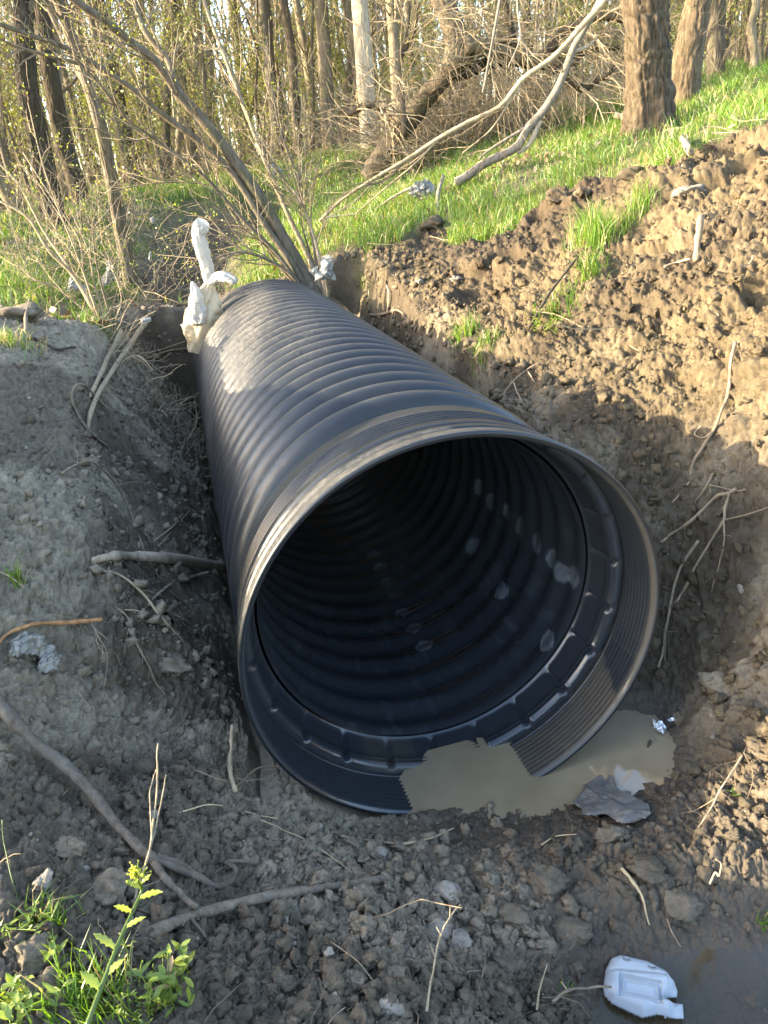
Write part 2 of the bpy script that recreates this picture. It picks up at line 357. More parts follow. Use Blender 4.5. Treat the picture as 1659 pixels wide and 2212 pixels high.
# ------------------------------------------------------------------ the ground: one sheet to the horizon
def make_ground():
    th = np.concatenate([np.radians(np.linspace(-180, -48, 90, endpoint=False)), np.radians(np.linspace(-48, 48, 1050, endpoint=False)), np.radians(np.linspace(48, 180, 90, endpoint=False))])
    r = np.concatenate([np.linspace(.05, .7, 14, endpoint=False), np.exp(np.linspace(math.log(.7), math.log(9), 960, endpoint=False)), np.exp(np.linspace(math.log(9), math.log(300), 170))])
    R, TH = np.meshgrid(r, th, indexing='ij')
    x, y = (R * np.sin(TH)).ravel(), (R * np.cos(TH)).ravel()
    x, y, z, soil, wet, spoil, ck, left = ground_h(x, y, True)
    nr, ntt = len(r), len(th)
    i = np.arange(nr - 1)[:, None] * ntt; k = np.arange(ntt)[None]; k2 = (k + 1) % ntt
    Q = np.stack([i + k, i + ntt + k, i + ntt + k2, i + k2], -1).reshape(-1, 4)
    b = MB(); V = np.stack([x, y, z], 1); V = np.vstack([V, [0, 0, z[:ntt].mean()]])
    kk = np.arange(ntt); T = np.stack([np.full(ntt, len(V) - 1), kk, (kk + 1) % ntt], 1)
    b.add(V, Q, T)
    s, l = to_sl(x, y)
    warm = np.clip(sstep(.4, 1.1, l) * .9 * sstep(-.6, .2, s + .3 * l) * (.25 + .75 * sstep(.75, 1.1, z)) + .15 * fbm(x * 1.5, y * 1.5, 3, 3) + .12, 0, 1)  # warm tone fades low down, painting in the bank's shaded part
    dist = np.hypot(x, y)
    litter = np.clip((1 - soil) * (1 - ck) * np.maximum(0, sstep(.05, .35, fbm(x * .7, y * .7, 3, 77) + .35 * sstep(13, 19, dist) - .18 + .5 * sstep(-.2, -1.4, l) * sstep(4, 5, s))), 0, 1)
    wetf = np.clip(wet * soil, 0, 1)
    damp_shade = np.clip(1.0 * ck + soil * (sstep(.9, 1.5, l) * sstep(2.1, 3.0, s + .35 * fbm(x * 2, y * 2, 3, 44)) + sstep(.25, .6, fbm(x * 1.3, y * 1.3, 3, 48)) * .7 + .55 * sstep(.7, 1.0, l) * sstep(0, .3, s) * (1 - sstep(.7, 1.05, z + .1 * fbm(x * 3, y * 3, 2, 31))) + .9 * (1 - sstep(.2, .40, np.abs(np.abs(l) - .85))) * (s > 0) * sstep(-.5, .2, fbm(x * 4, y * 4, 2, 49))), 0, 1)  # damp soil, plus shade painted into the lower right bank
    e = lambda a: np.append(a, a[0])
    o = b.build("ground", M_SOIL, attr={"warm": e(warm), "wet": e(wetf), "turf": e((1 - soil) * (1 - ck)), "litter": e(litter), "damp_shade": e(damp_shade)})
    tag(o, "bare dug soil and grassy banks around the pipe trench", "ground", kind="structure")
make_ground()

# ------------------------------------------------------------------ the pipe
def plastic_material(name, inner=False):
    m, t, b = mat(name)
    fine = tex(t, 60, 5, .7); mid = tex(t, 6, 5, .65)
    base = mix(t, mid, (.0062, .0080, .0105), (.010, .0125, .0160))
    if not inner:
        # dust caught on the crests, and sunlight painted on the left side
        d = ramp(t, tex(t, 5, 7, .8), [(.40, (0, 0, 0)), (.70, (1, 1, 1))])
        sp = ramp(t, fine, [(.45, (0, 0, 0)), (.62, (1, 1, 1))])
        f = math_(t, 'MULTIPLY', attr(t, "dust_and_light"), math_(t, 'ADD', .10, math_(t, 'MULTIPLY', math_(t, 'ADD', d, sp), .34)), True)
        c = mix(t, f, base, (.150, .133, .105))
        rough = math_(t, 'ADD', math_(t, 'ADD', .27, math_(t, 'MULTIPLY', mid, .14)), math_(t, 'MULTIPLY', f, .6))
    else:
        c = mix(t, math_(t, 'MULTIPLY', attr(t, "dust_and_light"), .8), mix(t, .5, base, (.032, .036, .042)), (.32, .26, .185))  # paler brown paints bounced light into the liner's colour
        c = mix(t, math_(t, 'MULTIPLY', attr(t, "scuff"), .6), c, (.27, .29, .32))
        mn = ramp(t, tex(t, 22, 6, .8), [(.30, (0, 0, 0)), (.55, (1, 1, 1))])
        mud = mix(t, fine, (.026, .023, .018), (.066, .058, .045))
        mf = math_(t, 'MULTIPLY', attr(t, "mud"), math_(t, 'ADD', .55, math_(t, 'MULTIPLY', mn, .45)), True)
        c = mix(t, mf, c, mud)
        wv = attr(t, "wet")
        rough = math_(t, 'ADD', math_(t, 'SUBTRACT', .40, math_(t, 'MULTIPLY', wv, .26)), math_(t, 'MULTIPLY', mf, .4))
    t.links.new(c, b.inputs["Base Color"]); t.links.new(rough, b.inputs["Roughness"])
    b.inputs["Specular IOR Level"].default_value = .5 if inner else .42
    p = bump(t, b, tex(t, 9, 3, .5), .25, .012); bump(t, b, fine, .12, .002, p)
    return m
M_PIPE, M_PIPE_IN = plastic_material("black_plastic"), plastic_material("black_plastic_inside", True)
NSEG = 256
def revolve(mb, prof, nseg=NSEG, rfun=None):
    """prof: (s, r) rows turned about the pipe's axis; returns s, angle and radius per vertex"""
    prof = np.asarray(prof, float); a = np.arange(nseg) * 2 * math.pi / nseg
    S = np.repeat(prof[:, :1], nseg, 1); Rr = np.repeat(prof[:, 1:2], nseg, 1); A = np.repeat(a[None], len(prof), 0)
    if rfun is not None: Rr = Rr + rfun(S, A)
    V = PC + PA * S[..., None] + PU * (Rr * np.cos(A))[..., None] + np.array([0, 0, 1.0]) * (Rr * np.sin(A))[..., None]
    i = np.arange(len(prof) - 1)[:, None] * nseg; k = np.arange(nseg)[None]; k2 = (k + 1) % nseg
    Q = np.stack([i + k, i + k2, i + nseg + k2, i + nseg + k], -1).reshape(-1, 4)
    mb.add(V, Q); return S.ravel(), A.ravel(), Rr.ravel()
def make_pipe():
    root = empty("culvert_pipe", SLP(0, 0, PC[2]), "big black corrugated plastic culvert pipe lying in the muddy trench", "pipe")
    # corrugated barrel: crests every 16 cm
    per, s0, s1 = .16, .452, 4.62
    S = np.arange(s0, s1, per / 22); ph = ((S - .54) / per) % 1.0; u_ = np.minimum(ph, 1 - ph) * 2
    wide = np.clip(1 - (u_ / .80) ** 2.2, 0, 1) ** .5
    r = .631 + .059 * wide
    b = MB(); s, a, rr = revolve(b, np.stack([S, r], 1))
    uu = ((s - .54) / per + .5) % 1.0 - .5 - .06; dust_and_light = (np.exp(-(uu / .11) ** 2) + .03 + .22 * sstep(1.0, 2.6, s) + .85 * sstep(.9, 2.0, s) * sstep(.25, -.4, np.cos(a)) * (.6 + .4 * np.sin(a * 9 + s * 3)) ) * sstep(.66, .68, rr) * 1.2 * sstep(-.55, .75, np.sin(a)) * (.55 + .45 * sstep(1.2, 3.2, s))  # crest dust, plus sunlight painted on the left flank and far ribs
    dust_and_light = dust_and_light * (s > .47); dust_and_light = np.maximum(dust_and_light, .04 * sstep(-.8, .0, np.sin(a)) + .5 * (1 - sstep(-.9, -.2, np.sin(a))))
    b.build("corrugated_barrel", M_PIPE, root, attr={"dust_and_light": dust_and_light})
    # bell: outside with fine ribs, lip, inside with grooves
    out = [(.460, .629), (.446, .631), (.404, .634), (.396, .640), (.391, .672), (.386, .676), (.305, .681)]
    for sc in (.290, .264, .238, .212, .186): q = .681 + (.305 - sc) * .07; out += [(sc + .007, q), (sc + .005, q - .013), (sc - .004, q - .013), (sc - .006, q)]
    out += [(.122, .693), (.119, .680), (.109, .680), (.106, .695), (.066, .698), (.063, .684), (.053, .684), (.050, .699), (.012, .702), (.003, .701), (-.001, .697), (-.001, .690), (.004, .684)]
    NOUT = len(out) - 2
    for k in range(10):
        sc = .012 + k * .019; out += [(sc, .680), (sc + .008, .6775), (sc + .014, .6775), (sc + .017, .6805)]
    out += [(.205, .682), (.215, .683)]
    b = MB(); squash = lambda S, A: .004 * np.cos(2 * A + .5) * (1 - sstep(.0, .5, S))
    s, a, rr = revolve(b, out, NSEG, squash)
    idx = np.repeat(np.arange(len(out)), NSEG); isin = idx > NOUT
    ang = (np.degrees(a) + 180) % 360 - 180        # 0 right, -90 bottom
    jag = 4 * fbm(s * 25, a * 6, 4, 5)
    mud = isin * (sstep(-82, -76, ang + jag) * (1 - sstep(-33, -28, ang + jag - 45 * (s - .1))))
    wet = isin * (1 - sstep(-.55, -.2, np.sin(a)))
    top = (rr > .6705 + .018 * (s < .3) + .006 * (s < .15)) * np.where(s < .122, 1.0, .30); dust_and_light = np.where(isin, .2 * sstep(.5, 1, np.cos(a)) * (s < .03), (.02 + .75 * top) * sstep(-.2, .6, np.sin(a)) * (s > .006) * (s < .388))
    me = b.build("bell", M_PIPE, root, attr={"dust_and_light": dust_and_light, "mud": mud, "wet": wet, "scuff": 0 * s})
    me.data.materials.append(M_PIPE_IN)
    nf = len(me.data.polygons); pi = (np.arange(nf) // NSEG > NOUT - 1).astype(np.int32); me.data.polygons.foreach_set("material_index", pi)
    # gasket band inside the bell, with a raised joint every few hand-widths
    NB = 440
    prof = [(.203, .684), (.205, .664), (.212, .657), (.222, .656), (.226, .652), (.231, .656), (.238, .656), (.242, .652), (.247, .655), (.275, .651), (.30, .646), (.325, .640), (.338, .632), (.346, .624)]
    def joint(S, A):
        p = (np.degrees(A) / 16.36 + .28) % 1.0; seg = np.clip(sstep(.55, .58, p) + 1 - sstep(.42, .45, p), 0, 1); return (-.008 * seg + .008 * (1 - seg) - .006 * np.exp(-((p - .60) / .02) ** 2)) * sstep(.19, .22, S) * (1 - sstep(.315, .338, S))
    b = MB(); s, a, rr = revolve(b, prof, NB, joint)
    wet = (1 - sstep(-.55, -.1, np.sin(a))); ang = (np.degrees(a) + 180) % 360 - 180
    b.build("gasket_band", M_PIPE_IN, root, attr={"mud": .5 * sstep(-123, -117, ang) * (1 - sstep(-104, -99, ang)), "wet": .35 + .5 * wet, "dust_and_light": 0 * s, "scuff": 0 * s})
    # smooth-ish liner
    S = np.arange(.345, 4.62, .0085); r = .616 - .008 * np.cos((S - .54) / per * 2 * math.pi)
    b = MB(); s, a, rr = revolve(b, np.stack([S, r], 1), 540)
    ang = (np.degrees(a) + 180) % 360 - 180
    scuff = np.zeros_like(s)
    spots = [(x, y, 30, 17) for x, y in ((806, 1200), (820, 1226), (836, 1258), (852, 1290), (870, 1322), (893, 1358), (917, 1396))] + \
            [(x, y, 18, 34) for x, y in ((1035, 1055), (1062, 1085), (1095, 1105), (1124, 1140), (1160, 1175), (1192, 1210), (1215, 1235), (1240, 1245))] + [(1185, 1385, 34, 34), (1020, 1180, 9, 12), (1085, 1275, 12, 14)]
    for px, py, wx, wy in spots:
        d = ray(px, py); o = CAM - PC
        A = (d @ PU) ** 2 + d[2] ** 2; B = 2 * ((o @ PU) * (d @ PU) + o[2] * d[2]); Cc = (o @ PU) ** 2 + o[2] ** 2 - .618 ** 2
        k = (-B + math.sqrt(B * B - 4 * A * Cc)) / (2 * A); p = o + d * k
        ps, pa = p @ PA, math.atan2(p[2], p @ PU); da = (a - pa + math.pi) % (2 * math.pi) - math.pi
        ls_ = wx * k / F; la = .045
        q = ((s - ps) / .05) ** 2 + (da * .618 / .042) ** 2 + .35 * fbm(s * 40, a * 25, 3, 9)
        scuff = np.maximum(scuff, (1 - sstep(.8, 1.05, q)) * (.5 + .5 * sstep(.45, .95, q)) * (.75 + .25 * fbm(s * 25, a * 15, 2, 2)))
    streak = np.clip(fbm(s * 9, a * 14, 5, 8) - .35, 0, 1) * .30 * (np.sin(a) < .2)
    drops = sstep(.25, .4, fbm(s * 22, a * 9, 4, 14)) * sstep(-.5, -.75, np.sin(a)) * (s < 1.3)
    wet = np.clip(.25 + .3 * (1 - sstep(-.7, -.3, np.sin(a))) * (1 - sstep(.8, 1.6, s)) + .45 * drops, 0, 1)
    dust_and_light = sstep(.7, 2.6, s) * (.12 + .88 * sstep(-.35, .45, np.sin(a) - .35 * np.cos(a))) * (.75 + .25 * fbm(s * 2, a * 3, 2, 1)) * (.65 + .35 * np.cos((s - .54) / per * 2 * math.pi))  # warm glow painted high on the left inside the pipe
    b.build("inner_liner", M_PIPE_IN, root, attr={"scuff": np.clip(scuff + .35 * streak, 0, 1), "wet": wet, "mud": 0 * s, "dust_and_light": dust_and_light})
make_pipe()

# ------------------------------------------------------------------ water
def water_material():
    m, t, b = mat("muddy_water")
    n = tex(t, 3.2, 5, .6)
    c = ramp(t, n, [(.3, (.175, .140, .088)), (.6, (.225, .182, .118)), (.8, (.26, .212, .142))])
    t.links.new(c, b.inputs["Base Color"]); b.inputs["Roughness"].default_value = .02; b.inputs["IOR"].default_value = 1.75
    bump(t, b, tex(t, 14, 3, .5), .05, .004); return m
def clear_material():
    m = bpy.data.materials.new("shallow_water"); m.use_nodes = True; t = m.node_tree; t.nodes.clear()
    o = t.nodes.new("ShaderNodeOutputMaterial"); g = N(t, "BsdfGlossy", Roughness=.03); tr = N(t, "BsdfTransparent"); tr.inputs[0].default_value = (.80, .74, .58, 1)
    df = N(t, "BsdfDiffuse"); df.inputs[0].default_value = (.10, .085, .06, 1)
    fr = N(t, "Fresnel", IOR=1.36); mx = t.nodes.new("ShaderNodeMixShader"); mx2 = t.nodes.new("ShaderNodeMixShader"); mx.inputs[0].default_value = .15
    t.links.new(tr.outputs[0], mx.inputs[1]); t.links.new(df.outputs[0], mx.inputs[2])
    t.links.new(fr.outputs[0], mx2.inputs[0]); t.links.new(mx.outputs[0], mx2.inputs[1]); t.links.new(g.outputs[0], mx2.inputs[2])
    bp = N(t, "Bump", Strength=.05, Distance=.004); t.links.new(tex(t, 12, 3, .5), bp.inputs["Height"]); t.links.new(bp.outputs[0], g.inputs["Normal"]); t.links.new(bp.outputs[0], fr.inputs["Normal"])
    t.links.new(mx2.outputs[0], o.inputs[0]); return m
def flat_sheet(name, poly, z, m, label):
    b = MB(); P = np.array([[x, y, z] for x, y in poly]); c = P.mean(0); V = np.vstack([P, c]); n = len(P); k = np.arange(n)
    b.add(V, None, np.stack([np.full(n, n), k, (k + 1) % n], 1)); o = b.build(name, m); return tag(o, label, "water", kind="structure")
def slxy(pts): return [SLP(s, l, 0)[:2] for s, l in pts]
flat_sheet("water", slxy([(-.32, -.42), (-.34, .12), (-.33, .5), (-.28, .9), (.1, 1.0), (.6, .93), (.62, .72), (.2, .3), (.275, .12), (.275, -.12), (.1, -.3), (-.1, -.5)]), WATER, water_material(), "opaque brown water pooled in the mouth of the pipe")
flat_sheet("puddle", [(.33, .95), (.33, 1.2), (.5, 1.36), (.75, 1.5), (.95, 1.62), (1.3, 1.6), (1.4, .9), (.9, .5), (.4, .6)], WATER - .002, clear_material(), "shallow clear puddle over mud in the front corner")

# ------------------------------------------------------------------ bark, leaves, grass
def bark_material(name, dark, lite, moss=0.0, scale=1.0, zs=.16):
    m, t, b = mat(name)
    mp = N(t, "Mapping"); mp.inputs["Scale"].default_value = (1, 1, zs); t.links.new(N(t, "TexCoord").outputs["Object"], mp.inputs[0])
    n = tex(t, 34 * scale, 5, .7, mp.outputs[0]); big = tex(t, 1.7, 4, .6)
    c = ramp(t, n, [(.3, dark), (.7, lite)])
    c = mix(t, ramp(t, big, [(.4, (0, 0, 0)), (.7, (.7, .7, .7))]), c, mix(t, .5, c, lite))
    if moss: c = mix(t, math_(t, 'MULTIPLY', ramp(t, tex(t, 5, 4, .7), [(.5, (0, 0, 0)), (.62, (1, 1, 1))]), moss), c, (.085, .095, .03))
    rnd = N(t, "ObjectInfo").outputs["Random"]
    c = mix(t, 1.0, c, ramp(t, rnd, [(0, (.70, .70, .72)), (.6, (1.1, 1.06, 1.0)), (1, (1.75, 1.7, 1.6))]), 'MULTIPLY')
    t.links.new(c, b.inputs["Base Color"]); b.inputs["Roughness"].default_value = .9; b.inputs["Specular IOR Level"].default_value = .2
    bump(t, b, n, .7, .012); return m
M_BARK = bark_material("grey_brown_bark", (.042, .034, .025), (.20, .165, .118), .35)
M_BARK_DARK = bark_material("dark_bark", (.018, .014, .010), (.095, .075, .053), .2)
M_BARK_PALE = bark_material("pale_bark", (.10, .085, .062), (.38, .335, .26))
M_BARK_ROUGH = bark_material("ridged_bark", (.016, .012, .008), (.165, .125, .082), .1, 1.3)
M_DEAD = bark_material("bare_dead_wood", (.13, .105, .08), (.34, .295, .235))
M_TWIG = bark_material("twig_bark", (.095, .075, .048), (.27, .22, .15))
M_STICK = bark_material("weathered_stick", (.055, .045, .034), (.215, .18, .138))
M_ROOT = bark_material("pale_root", (.14, .105, .07), (.30, .235, .16))
M_STRAW = bark_material("dry_straw", (.20, .155, .09), (.42, .34, .22))
def leaf_material(name, stops, trans=.45):
    m = bpy.data.materials.new(name); m.use_nodes = True; t = m.node_tree; t.nodes.clear()
    o = t.nodes.new("ShaderNodeOutputMaterial"); c = ramp(t, attr(t, "var"), stops)
    d = N(t, "BsdfDiffuse"); tr = N(t, "BsdfTranslucent"); g = N(t, "BsdfGlossy", Roughness=.45); g.inputs[0].default_value = (.9, .95, .9, 1)
    t.links.new(c, d.inputs[0]); t.links.new(mix(t, 1.0, c, (1.35, 1.25, .6), 'MULTIPLY'), tr.inputs[0])
    a = t.nodes.new("ShaderNodeMixShader"); a.inputs[0].default_value = trans; t.links.new(d.outputs[0], a.inputs[1]); t.links.new(tr.outputs[0], a.inputs[2])
    e = t.nodes.new("ShaderNodeMixShader"); e.inputs[0].default_value = .04; t.links.new(a.outputs[0], e.inputs[1]); t.links.new(g.outputs[0], e.inputs[2])
    t.links.new(e.outputs[0], o.inputs[0]); return m
M_BUD = leaf_material("spring_leaf", [(0, (.11, .13, .022)), (.5, (.20, .23, .04)), (1, (.30, .30, .07))])
M_GRASS = leaf_material("grass_blade", [(0, (.045, .105, .010)), (.45, (.110, .210, .020)), (.8, (.19, .285, .032)), (.86, (.30, .25, .11)), (1, (.42, .34, .19))])
M_WEED = leaf_material("weed_leaf", [(0, (.085, .13, .018)), (.5, (.19, .26, .032)), (.85, (.29, .34, .06)), (1, (.34, .22, .12))])
M_FLOWER = leaf_material("yellow_green_bud", [(0, (.30, .36, .04)), (1, (.52, .50, .06))])

def leaves(mb, pts, size, rng, n=3, spread=.05, hi=1.0, long=1.5):
    pts = np.repeat(np.asarray(pts, float), n, 0)
    if not len(pts): return
    k = len(pts); c = pts + rng.normal(0, spread, (k, 3))
    a = rng.normal(0, 1, (k, 3)); a /= np.linalg.norm(a, axis=1)[:, None]; b_ = np.cross(a, rng.normal(0, 1, (k, 3))); b_ /= np.linalg.norm(b_, axis=1)[:, None]
    sz = size * rng.uniform(.5, 1.3, (k, 1)); a = a * sz * long * .5; b_ = b_ * sz * .42
    V = np.stack([c - a, c + b_, c + a, c - b_], 1).reshape(-1, 3)
    mb.add(V, np.arange(4 * k).reshape(-1, 4), None, np.repeat(rng.uniform(0, hi, k), 4))
def wobble(p, d, L, n, rng, curl=.12, rise=.0):
    P = [np.asarray(p, float)]; d = np.asarray(d, float); d = d / np.linalg.norm(d)
    for i in range(n):
        d = d + rng.normal(0, curl, 3) + np.array([0, 0, rise]); d /= np.linalg.norm(d); P.append(P[-1] + d * L / n)
    return np.array(P)
def side_dir(T, rng, ang):
    a = rng.normal(0, 1, 3); a -= T * (a @ T); a /= np.linalg.norm(a) + 1e-9
    return T * math.cos(ang) + a * math.sin(ang)
def shoots(mb, P, r, rng, count, length, rad, level, tips, t0=.15, t1=1.0, rise=.06, ang=(.5, 1.1), sides=4, curl=.14):
    """side branches along a limb, and theirs"""
    n = len(P)
    for k in range(count):
        t = t0 + (t1 - t0) * (k + rng.uniform(0, 1)) / count; f = t * (n - 1); i = min(int(f), n - 2)
        p = P[i] + (P[i + 1] - P[i]) * (f - i); T = P[i + 1] - P[i]; T = T / (np.linalg.norm(T) + 1e-9)
        L = length * rng.uniform(.5, 1.25) * (1.15 - .6 * t); rr = min(rad * rng.uniform(.6, 1.2), r * .8)
        seg = 6 if level > 0 else 4
        Q = wobble(p, side_dir(T, rng, rng.uniform(*ang)), L, seg, rng, curl, rise)
        mb.tube(Q, np.linspace(rr, rr * .3, seg + 1), sides if level > 0 else 3, False, rng.uniform())
        tips.append(Q[-1]); tips.append(Q[seg // 2])
        if level > 0: shoots(mb, Q, rr, rng, 5, L * .5, rr * .45, level - 1, tips, .2, 1, rise * .5, (.5, 1.0), 3, curl)
TREES = []
def proto_tree(seed, h, r0, lean=0.0, bare=.12, nb=18, blen=1.5, level=1, bark=None, fork=False, leafn=0, leafp=.3, curl=.025):
    rng = np.random.default_rng(seed)
    T = MB(); Cr = MB(); Fo = MB(); tips = []
    d = np.array([math.sin(lean), 0, math.cos(lean)])
    P = wobble((0, 0, -.15), d, h, 16, rng, curl, .012); z = np.linspace(0, 1, 17)
    r = r0 * (1 - .82 * z) * (1 + .5 * np.exp(-z * 28))
    T.tube(P, r, 9, True, 0, .06)
    if fork:
        i = int(rng.integers(3, 7)); Q = wobble(P[i], side_dir(d, rng, .35), h * .75, 12, rng, .03, .04); T.tube(Q, np.linspace(r[i] * .75, r[-1], 13), 7)
        shoots(Cr, Q, r[i] * .5, rng, nb // 2, blen, .025, level, tips, .15)
    shoots(Cr, P, r0 * .5, rng, int(nb * 1.5), blen, r0 * .24, level, tips, bare)
    tips = np.array(tips); tips = tips[rng.uniform(0, 1, len(tips)) < leafp]
    if leafn: leaves(Fo, tips, .04, rng, leafn, .08)
    root = empty("tree", (0, 0, 0), None, None)
    T.build("trunk", bark or M_BARK, root); Cr.build("crown", M_TWIG, root, smooth=False)
    if leafn: Fo.build("foliage", M_BUD, root, smooth=False)
    return root
def copy_thing(root, loc, rz, sc, name=None):
    c = root.copy(); COL.objects.link(c)
    if name: c.name = name
    for ch in root.children:
        k = ch.copy(); COL.objects.link(k); k.parent = c
        for g in ch.children: gg = g.copy(); COL.objects.link(gg); gg.parent = k
    c.matrix_basis = Matrix.Translation(Vector([float(v) for v in loc])) @ Matrix.Rotation(rz, 4, 'Z') @ Matrix.Scale(sc, 4)
    return c
def to_root(root): return np.array(root.matrix_basis.translation)

# kinds of woodland tree, each then copied about the wood
KINDS = [
 (dict(seed=1, h=12, r0=.10, lean=.03, nb=24, leafn=4, leafp=.35), "slim upright bare tree with yellow-green buds in the woods"),
 (dict(seed=2, h=13, r0=.12, lean=.10, nb=22, fork=True, leafn=3, leafp=.25), "forked grey-brown tree standing in the leafless woods"),
 (dict(seed=3, h=11, r0=.075, lean=.16, nb=26, curl=.05, leafn=5, leafp=.4), "thin crooked leaning tree with fresh buds in the woods"),
 (dict(seed=4, h=14, r0=.16, lean=.05, nb=20, blen=2.0, bark=M_BARK_DARK), "thick dark bare trunk standing in the woods"),
 (dict(seed=5, h=11, r0=.06, lean=.06, nb=26, blen=1.1, curl=.035), "very thin bare grey pole of a tree in the woods"),
 (dict(seed=6, h=12, r0=.085, lean=.22, nb=24, blen=1.6, curl=.04, leafn=4, leafp=.3), "strongly leaning slender tree with sparse buds in the woods")]
SAPS = [
 (dict(seed=11, h=4.5, r0=.028, lean=.12, bare=.1, nb=20, blen=.8, curl=.05, leafn=4, leafp=.35), "spindly leaning sapling with yellow-green buds in the undergrowth"),
 (dict(seed=12, h=5.5, r0=.035, lean=.05, bare=.1, nb=24, blen=.9, curl=.06), "bare twiggy sapling rising from the undergrowth"),
 (dict(seed=13, h=3.5, r0=.022, lean=.2, bare=.05, nb=22, blen=.8, curl=.08, leafn=6, leafp=.45), "bushy budding sapling low in the undergrowth"),
 (dict(seed=14, h=6.0, r0=.04, lean=.1, bare=.15, nb=24, blen=.9, curl=.05, fork=True, leafn=3, leafp=.3), "twin-stemmed young sapling among the woodland trees")]
def plant_wood():
    rng = np.random.default_rng(33); spots = []
    def ok(x, y, gap):
        return all((x - a) ** 2 + (y - b) ** 2 > gap * gap for a, b in spots)
    def edge(x, y):      # nearest distance at which woods begin, by bearing
        b = math.degrees(math.atan2(x, y)); return np.interp(b, [-40, -24, -14, -4, 6, 14, 20, 30, 40], [10.5, 10.5, 15, 18, 15.5, 15, 15, 14, 13])
    def fill(kinds, num, name, cat, group, far, gap, smin, smax):
        used = {}
        got = tries = 0
        while got < num and tries < 20000:
            tries += 1; b = math.radians(rng.uniform(-36, 36)); u = rng.uniform(0, 1)
            r0 = edge(math.sin(b), math.cos(b)); r = r0 + (far - r0) * u ** 1.3; x, y = r * math.sin(b), r * math.cos(b)
            if not ok(x, y, gap): continue
            k = int(rng.integers(len(kinds))); args, label = kinds[k]; loc = (x, y, float(base_h(x, y)[0]) - .05); rz, sc = rng.uniform(0, 6.28), rng.uniform(smin, smax)
            if k not in used:
                o = proto_tree(**args); o.name = name; tag(o, label, cat, label + "s" if False else group + ": " + label.split(" in the")[0].split(" among")[0].split(" rising")[0].split(" standing")[0].split(" low")[0]); used[k] = o
                o.matrix_basis = Matrix.Translation(Vector(loc)) @ Matrix.Rotation(rz, 4, 'Z') @ Matrix.Scale(sc, 4)
            else: copy_thing(used[k], loc, rz, sc, name)
            spots.append((x, y)); got += 1
        return used
    u = fill(KINDS, 105, "bare_tree", "tree", "woodland trees", 42, .75, .8, 1.25)
    for x, y in ((-17, 10.5), (-19, 15), (-24, 12), (-16, -2.5)):  # unseen trees off to the left, added to dapple the sunlight
        copy_thing(u[int(rng.integers(6))] if len(u) == 6 else list(u.values())[0], (x, y, float(base_h(x, y)[0]) - .05), rng.uniform(0, 6), rng.uniform(.8, 1.2), "bare_tree")
    fill(SAPS, 240, "sapling", "sapling", "woodland saplings", 32, .38, .7, 1.3)
plant_wood()
def far_wood():
    rng = np.random.default_rng(5); b = MB(); n = 950
    th = np.radians(rng.uniform(-44, 44, n)); r = rng.uniform(30, 85, n); x, y = r * np.sin(th), r * np.cos(th); z = base_h(x, y)
    for i in range(n):
        h = rng.uniform(6, 14); P = wobble((x[i], y[i], z[i] - .2), (rng.normal(0, .1), rng.normal(0, .1), 1), h, 6, rng, .04); rr = rng.uniform(.05, .16)
        b.tube(P, np.linspace(rr, rr * .35, 7), 4, False)
        for k in range(9):
            j = int(rng.integers(1, 6)); Q = wobble(P[j], side_dir(np.array([0, 0, 1.0]), rng, rng.uniform(.4, 1.1)), rng.uniform(1, 3), 3, rng, .15, .08); b.tube(Q, np.linspace(.03, .012, 4), 3, False)
    tag(b.build("woods", M_BARK, smooth=False), "far wood of bare trunks reading as one mass", "woods", kind="stuff")
    b = MB(); n = 11000; th = np.radians(rng.uniform(-44, 44, n)); r = rng.uniform(24, 80, n); x, y = r * np.sin(th), r * np.cos(th); z = base_h(x, y) + rng.uniform(.1, 9, n)
    cl = .5 + .5 * fbm(x * .3 + z * .2, y * .3, 3, 4); leaves(b, np.stack([x, y, z], 1)[rng.uniform(0, 1, n) < cl], .13, rng, 2, .3)
    tag(b.build("far_foliage", M_BUD, smooth=False), "thin haze of spring leaves through the far wood", "foliage", kind="stuff")
far_wood()

# ------------------------------------------------------------------ trees one can point at
def limb(mb, pts, r0, r1, n=None, sides=8, knob=.04, var=0.0, Y=None):
    """a limb through (px, py, distance) points; radii in photo pixels at each end"""
    P = np.array([atY(*p) if len(p) == 3 else atY(p[0], p[1], Y) for p in pts]); n = n or 5 * len(P)
    S = spline(P, n); rr = np.linspace(r0 * px_size(P[0]), r1 * px_size(P[-1]), n)
    mb.tube(S, rr, sides, True, var, knob); return S, rr
def rough_trunk(mb, P, r0, r1, ridge=.055, rows=260, sides=110, flare=.35, seed=3):
    S = spline(P, rows); t = np.linspace(0, 1, rows); L = np.concatenate([[0], np.cumsum(np.linalg.norm(np.diff(S, axis=0), axis=1))])
    rad = r0 + (r1 - r0) * t + r0 * flare * np.exp(-L / (r0 * 1.3)); a = np.arange(sides) * 2 * math.pi / sides
    A, LL = np.meshgrid(a, L); cx, cy = np.cos(A), np.sin(A)
    w = .25 * fbm(A * 2, LL * 3, 2, seed + 5)
    k = 1.3 * np.abs(vnoise((A + w) * 4.6, LL * 5.5, seed)) + .7 * np.abs(vnoise((A + w) * 9.5, LL * 13, seed + 1))
    k *= 1 - .0 * A; R_ = rad[:, None] * (1 + ridge * (k - .45) * 2 + .05 * np.sin(3 * A + 2 * LL) + flare * .35 * np.exp(-LL / (r0 * 1.2)) * np.cos(5 * A))
    V = S[:, None] + np.stack([R_ * cx, R_ * cy, 0 * A], -1)
    i = np.arange(rows - 1)[:, None] * sides; kk = np.arange(sides)[None]; k2 = (kk + 1) % sides
    mb.add(V, np.stack([i + kk, i + k2, i + sides + k2, i + sides + kk], -1).reshape(-1, 4)); return S
